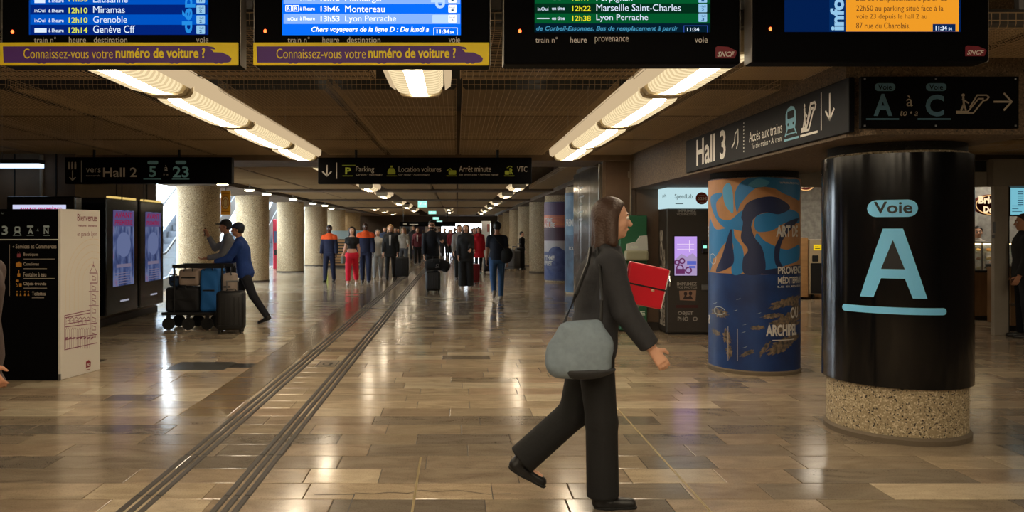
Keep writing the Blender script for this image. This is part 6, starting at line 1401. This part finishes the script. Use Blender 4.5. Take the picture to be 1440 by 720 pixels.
person('woman in knee-length red coat and black tights', feet(673, 384), 8, 1.74, sex='f', hair='black', hairstyle='bob', legs=((6,2),(-8,8)), arms=((8,8,16),(-6,8,14)), top=T('scarlet_coat', (196,18,34), ease=.035, len=.36, flare=.03, kind='coat'), bottom=T('black', (16,15,16), ease=.004), vox=.013)
person('person in beige coat just left of the woman in red coat', feet(667, 380), 0, 1.70, sex='f', hair='brown', hairstyle='bob', legs=((6,2),(-8,8)), top=T('beige', (128,96,72), ease=.03, len=.2), bottom=T('black', (16,15,16)), vox=.016)
pb_, jb = person('man seen from behind in navy t-shirt and blue jeans', feet(699, 421), 182, 1.80, hair='black', legs=((12,4),(-14,34)), arms=((-6,10,16),(6,10,18)), skin_='tan', top=T('navy_tee', (24,32,48), ease=.02, sleeve=.75, kind='t_shirt', collar=False), bottom=T('denim', (48,82,124), ease=.016), shoes=(150,140,128), vox=.010, cvox=.013)
bx, by, _z = jb['hip']; t = empty('sling_bag', (bx+.2, by-.1, .9), 'black shoulder bag at the side of the man in jeans', 'bag'); v = Vol((bx-.02,by-.34,.78),(bx+.48,by+.2,1.35),.014); v.ell((bx+.22,by-.08,1.05),(.14,.12,.17),.03); v.ell((bx+.2,by-.08,.97),(.13,.12,.12),.03); vol_obj(v, 'body', fab('duffel_black', (20,20,22)), t)
MB().tube([(bx+.18,by-.14,1.18),(bx+.02,by-.17,1.36),(bx-.12,by-.12,1.52)], .014, 6).build('strap', black_plastic, t, smooth=True)
# people waiting near the right column
person('seated-looking traveller in black leaning by the waiting suitcases', feet(734, 378), 60, 1.55, legs=((4,2),(-4,2)), top=T('black', (16,15,16), ease=.02), bottom=T('black', (16,15,16)), vox=.016)
# far crowd in front of the exit
protos = [person('far walker silhouetted against the bright exit', (0,0,0), 0, 1.75, legs=((12,4),(-12,12)), top=T('crowd_dark', (34,34,40), ease=.03), bottom=T('black', (16,15,16)), vox=.022, cvox=.022)[0],
          person('far walker silhouetted against the bright exit', (0,0,0), 0, 1.68, sex='f', hairstyle='bob', hair='brown', legs=((-10,8),(10,4)), top=T('crowd_red', (120,30,40), ease=.03, len=.15), bottom=T('black', (16,15,16)), vox=.022, cvox=.022)[0],
          person('far walker silhouetted against the bright exit', (0,0,0), 0, 1.78, legs=((6,4),(-10,12)), top=T('crowd_blue', (60,70,92), ease=.03), bottom=T('slate', (84,88,94)), vox=.022, cvox=.022)[0]]
crowd = [(560,362,0,'far walker in dark coat between the blonde woman and the poster board'),(596,360,1,'far walker in red left of the bearded man'),(603,366,0,'far dark walker close behind the bearded man'),(618,359,2,'far bluish walker just right of the bearded man'),(625,362,0,'dark walker in the bright exit, first from the left'),(632,358,1,'small red-clad walker in the middle of the bright exit'),
         (634,364,1,'nearer red-clad walker in the bright exit'),(640,357,2,'pale walker in the bright exit right of the red ones'),(626,356,2,'smallest pale walker at the exit doors'),(648,360,0,'dark walker in the exit beside the woman in black coat'),(664,362,0,'far dark walker in front of the red suitcase'),(672,360,2,'far bluish walker behind the woman in red coat'),(684,363,0,'far dark walker before the white door panel'),(612,361.5,0,'tiny dark walker left part of the exit'),(643,362,0,'dark walker at the right half of the exit'),(541,370,2,'far bluish walker behind the woman in pale grey'),(556,368,0,'far dark walker behind the blonde woman')]
used = set()
for i, (px, py, k_, lb) in enumerate(crowd):
    o = protos[k_] if k_ not in used else copy_tree(protos[k_]); used.add(k_); o.location = feet(px, py); o.rotation_euler = (0,0,math.radians((0,180,10,-12)[i % 4])); o['label'] = lb; o['group'] = 'far walkers near the exit'
# bakery staff and customer
ps_, js = person('bakery attendant in white behind the glass case', (QX(1375,15.3),15.3,0), -25, 1.66, sex='f', hairstyle='bun', legs=((0,0),(0,0)), arms=((25,6,50),(25,6,50)), top=T('staff_white', (190,184,176), ease=.015), bottom=T('black', (16,15,16)), vox=.012)
person('customer with dark curly hair in black jacket at far right', (QX(1439,11.75),11.75,0), -110, 1.82, hair='brown', legs=((0,0),(-2,0)), arms=((-4,3,20),(0,3,24)), skin_='tan', top=T('black', (16,15,16), ease=.03, len=.12), bottom=T('dark_navy', (18,20,30)), vox=.010, cvox=.014)
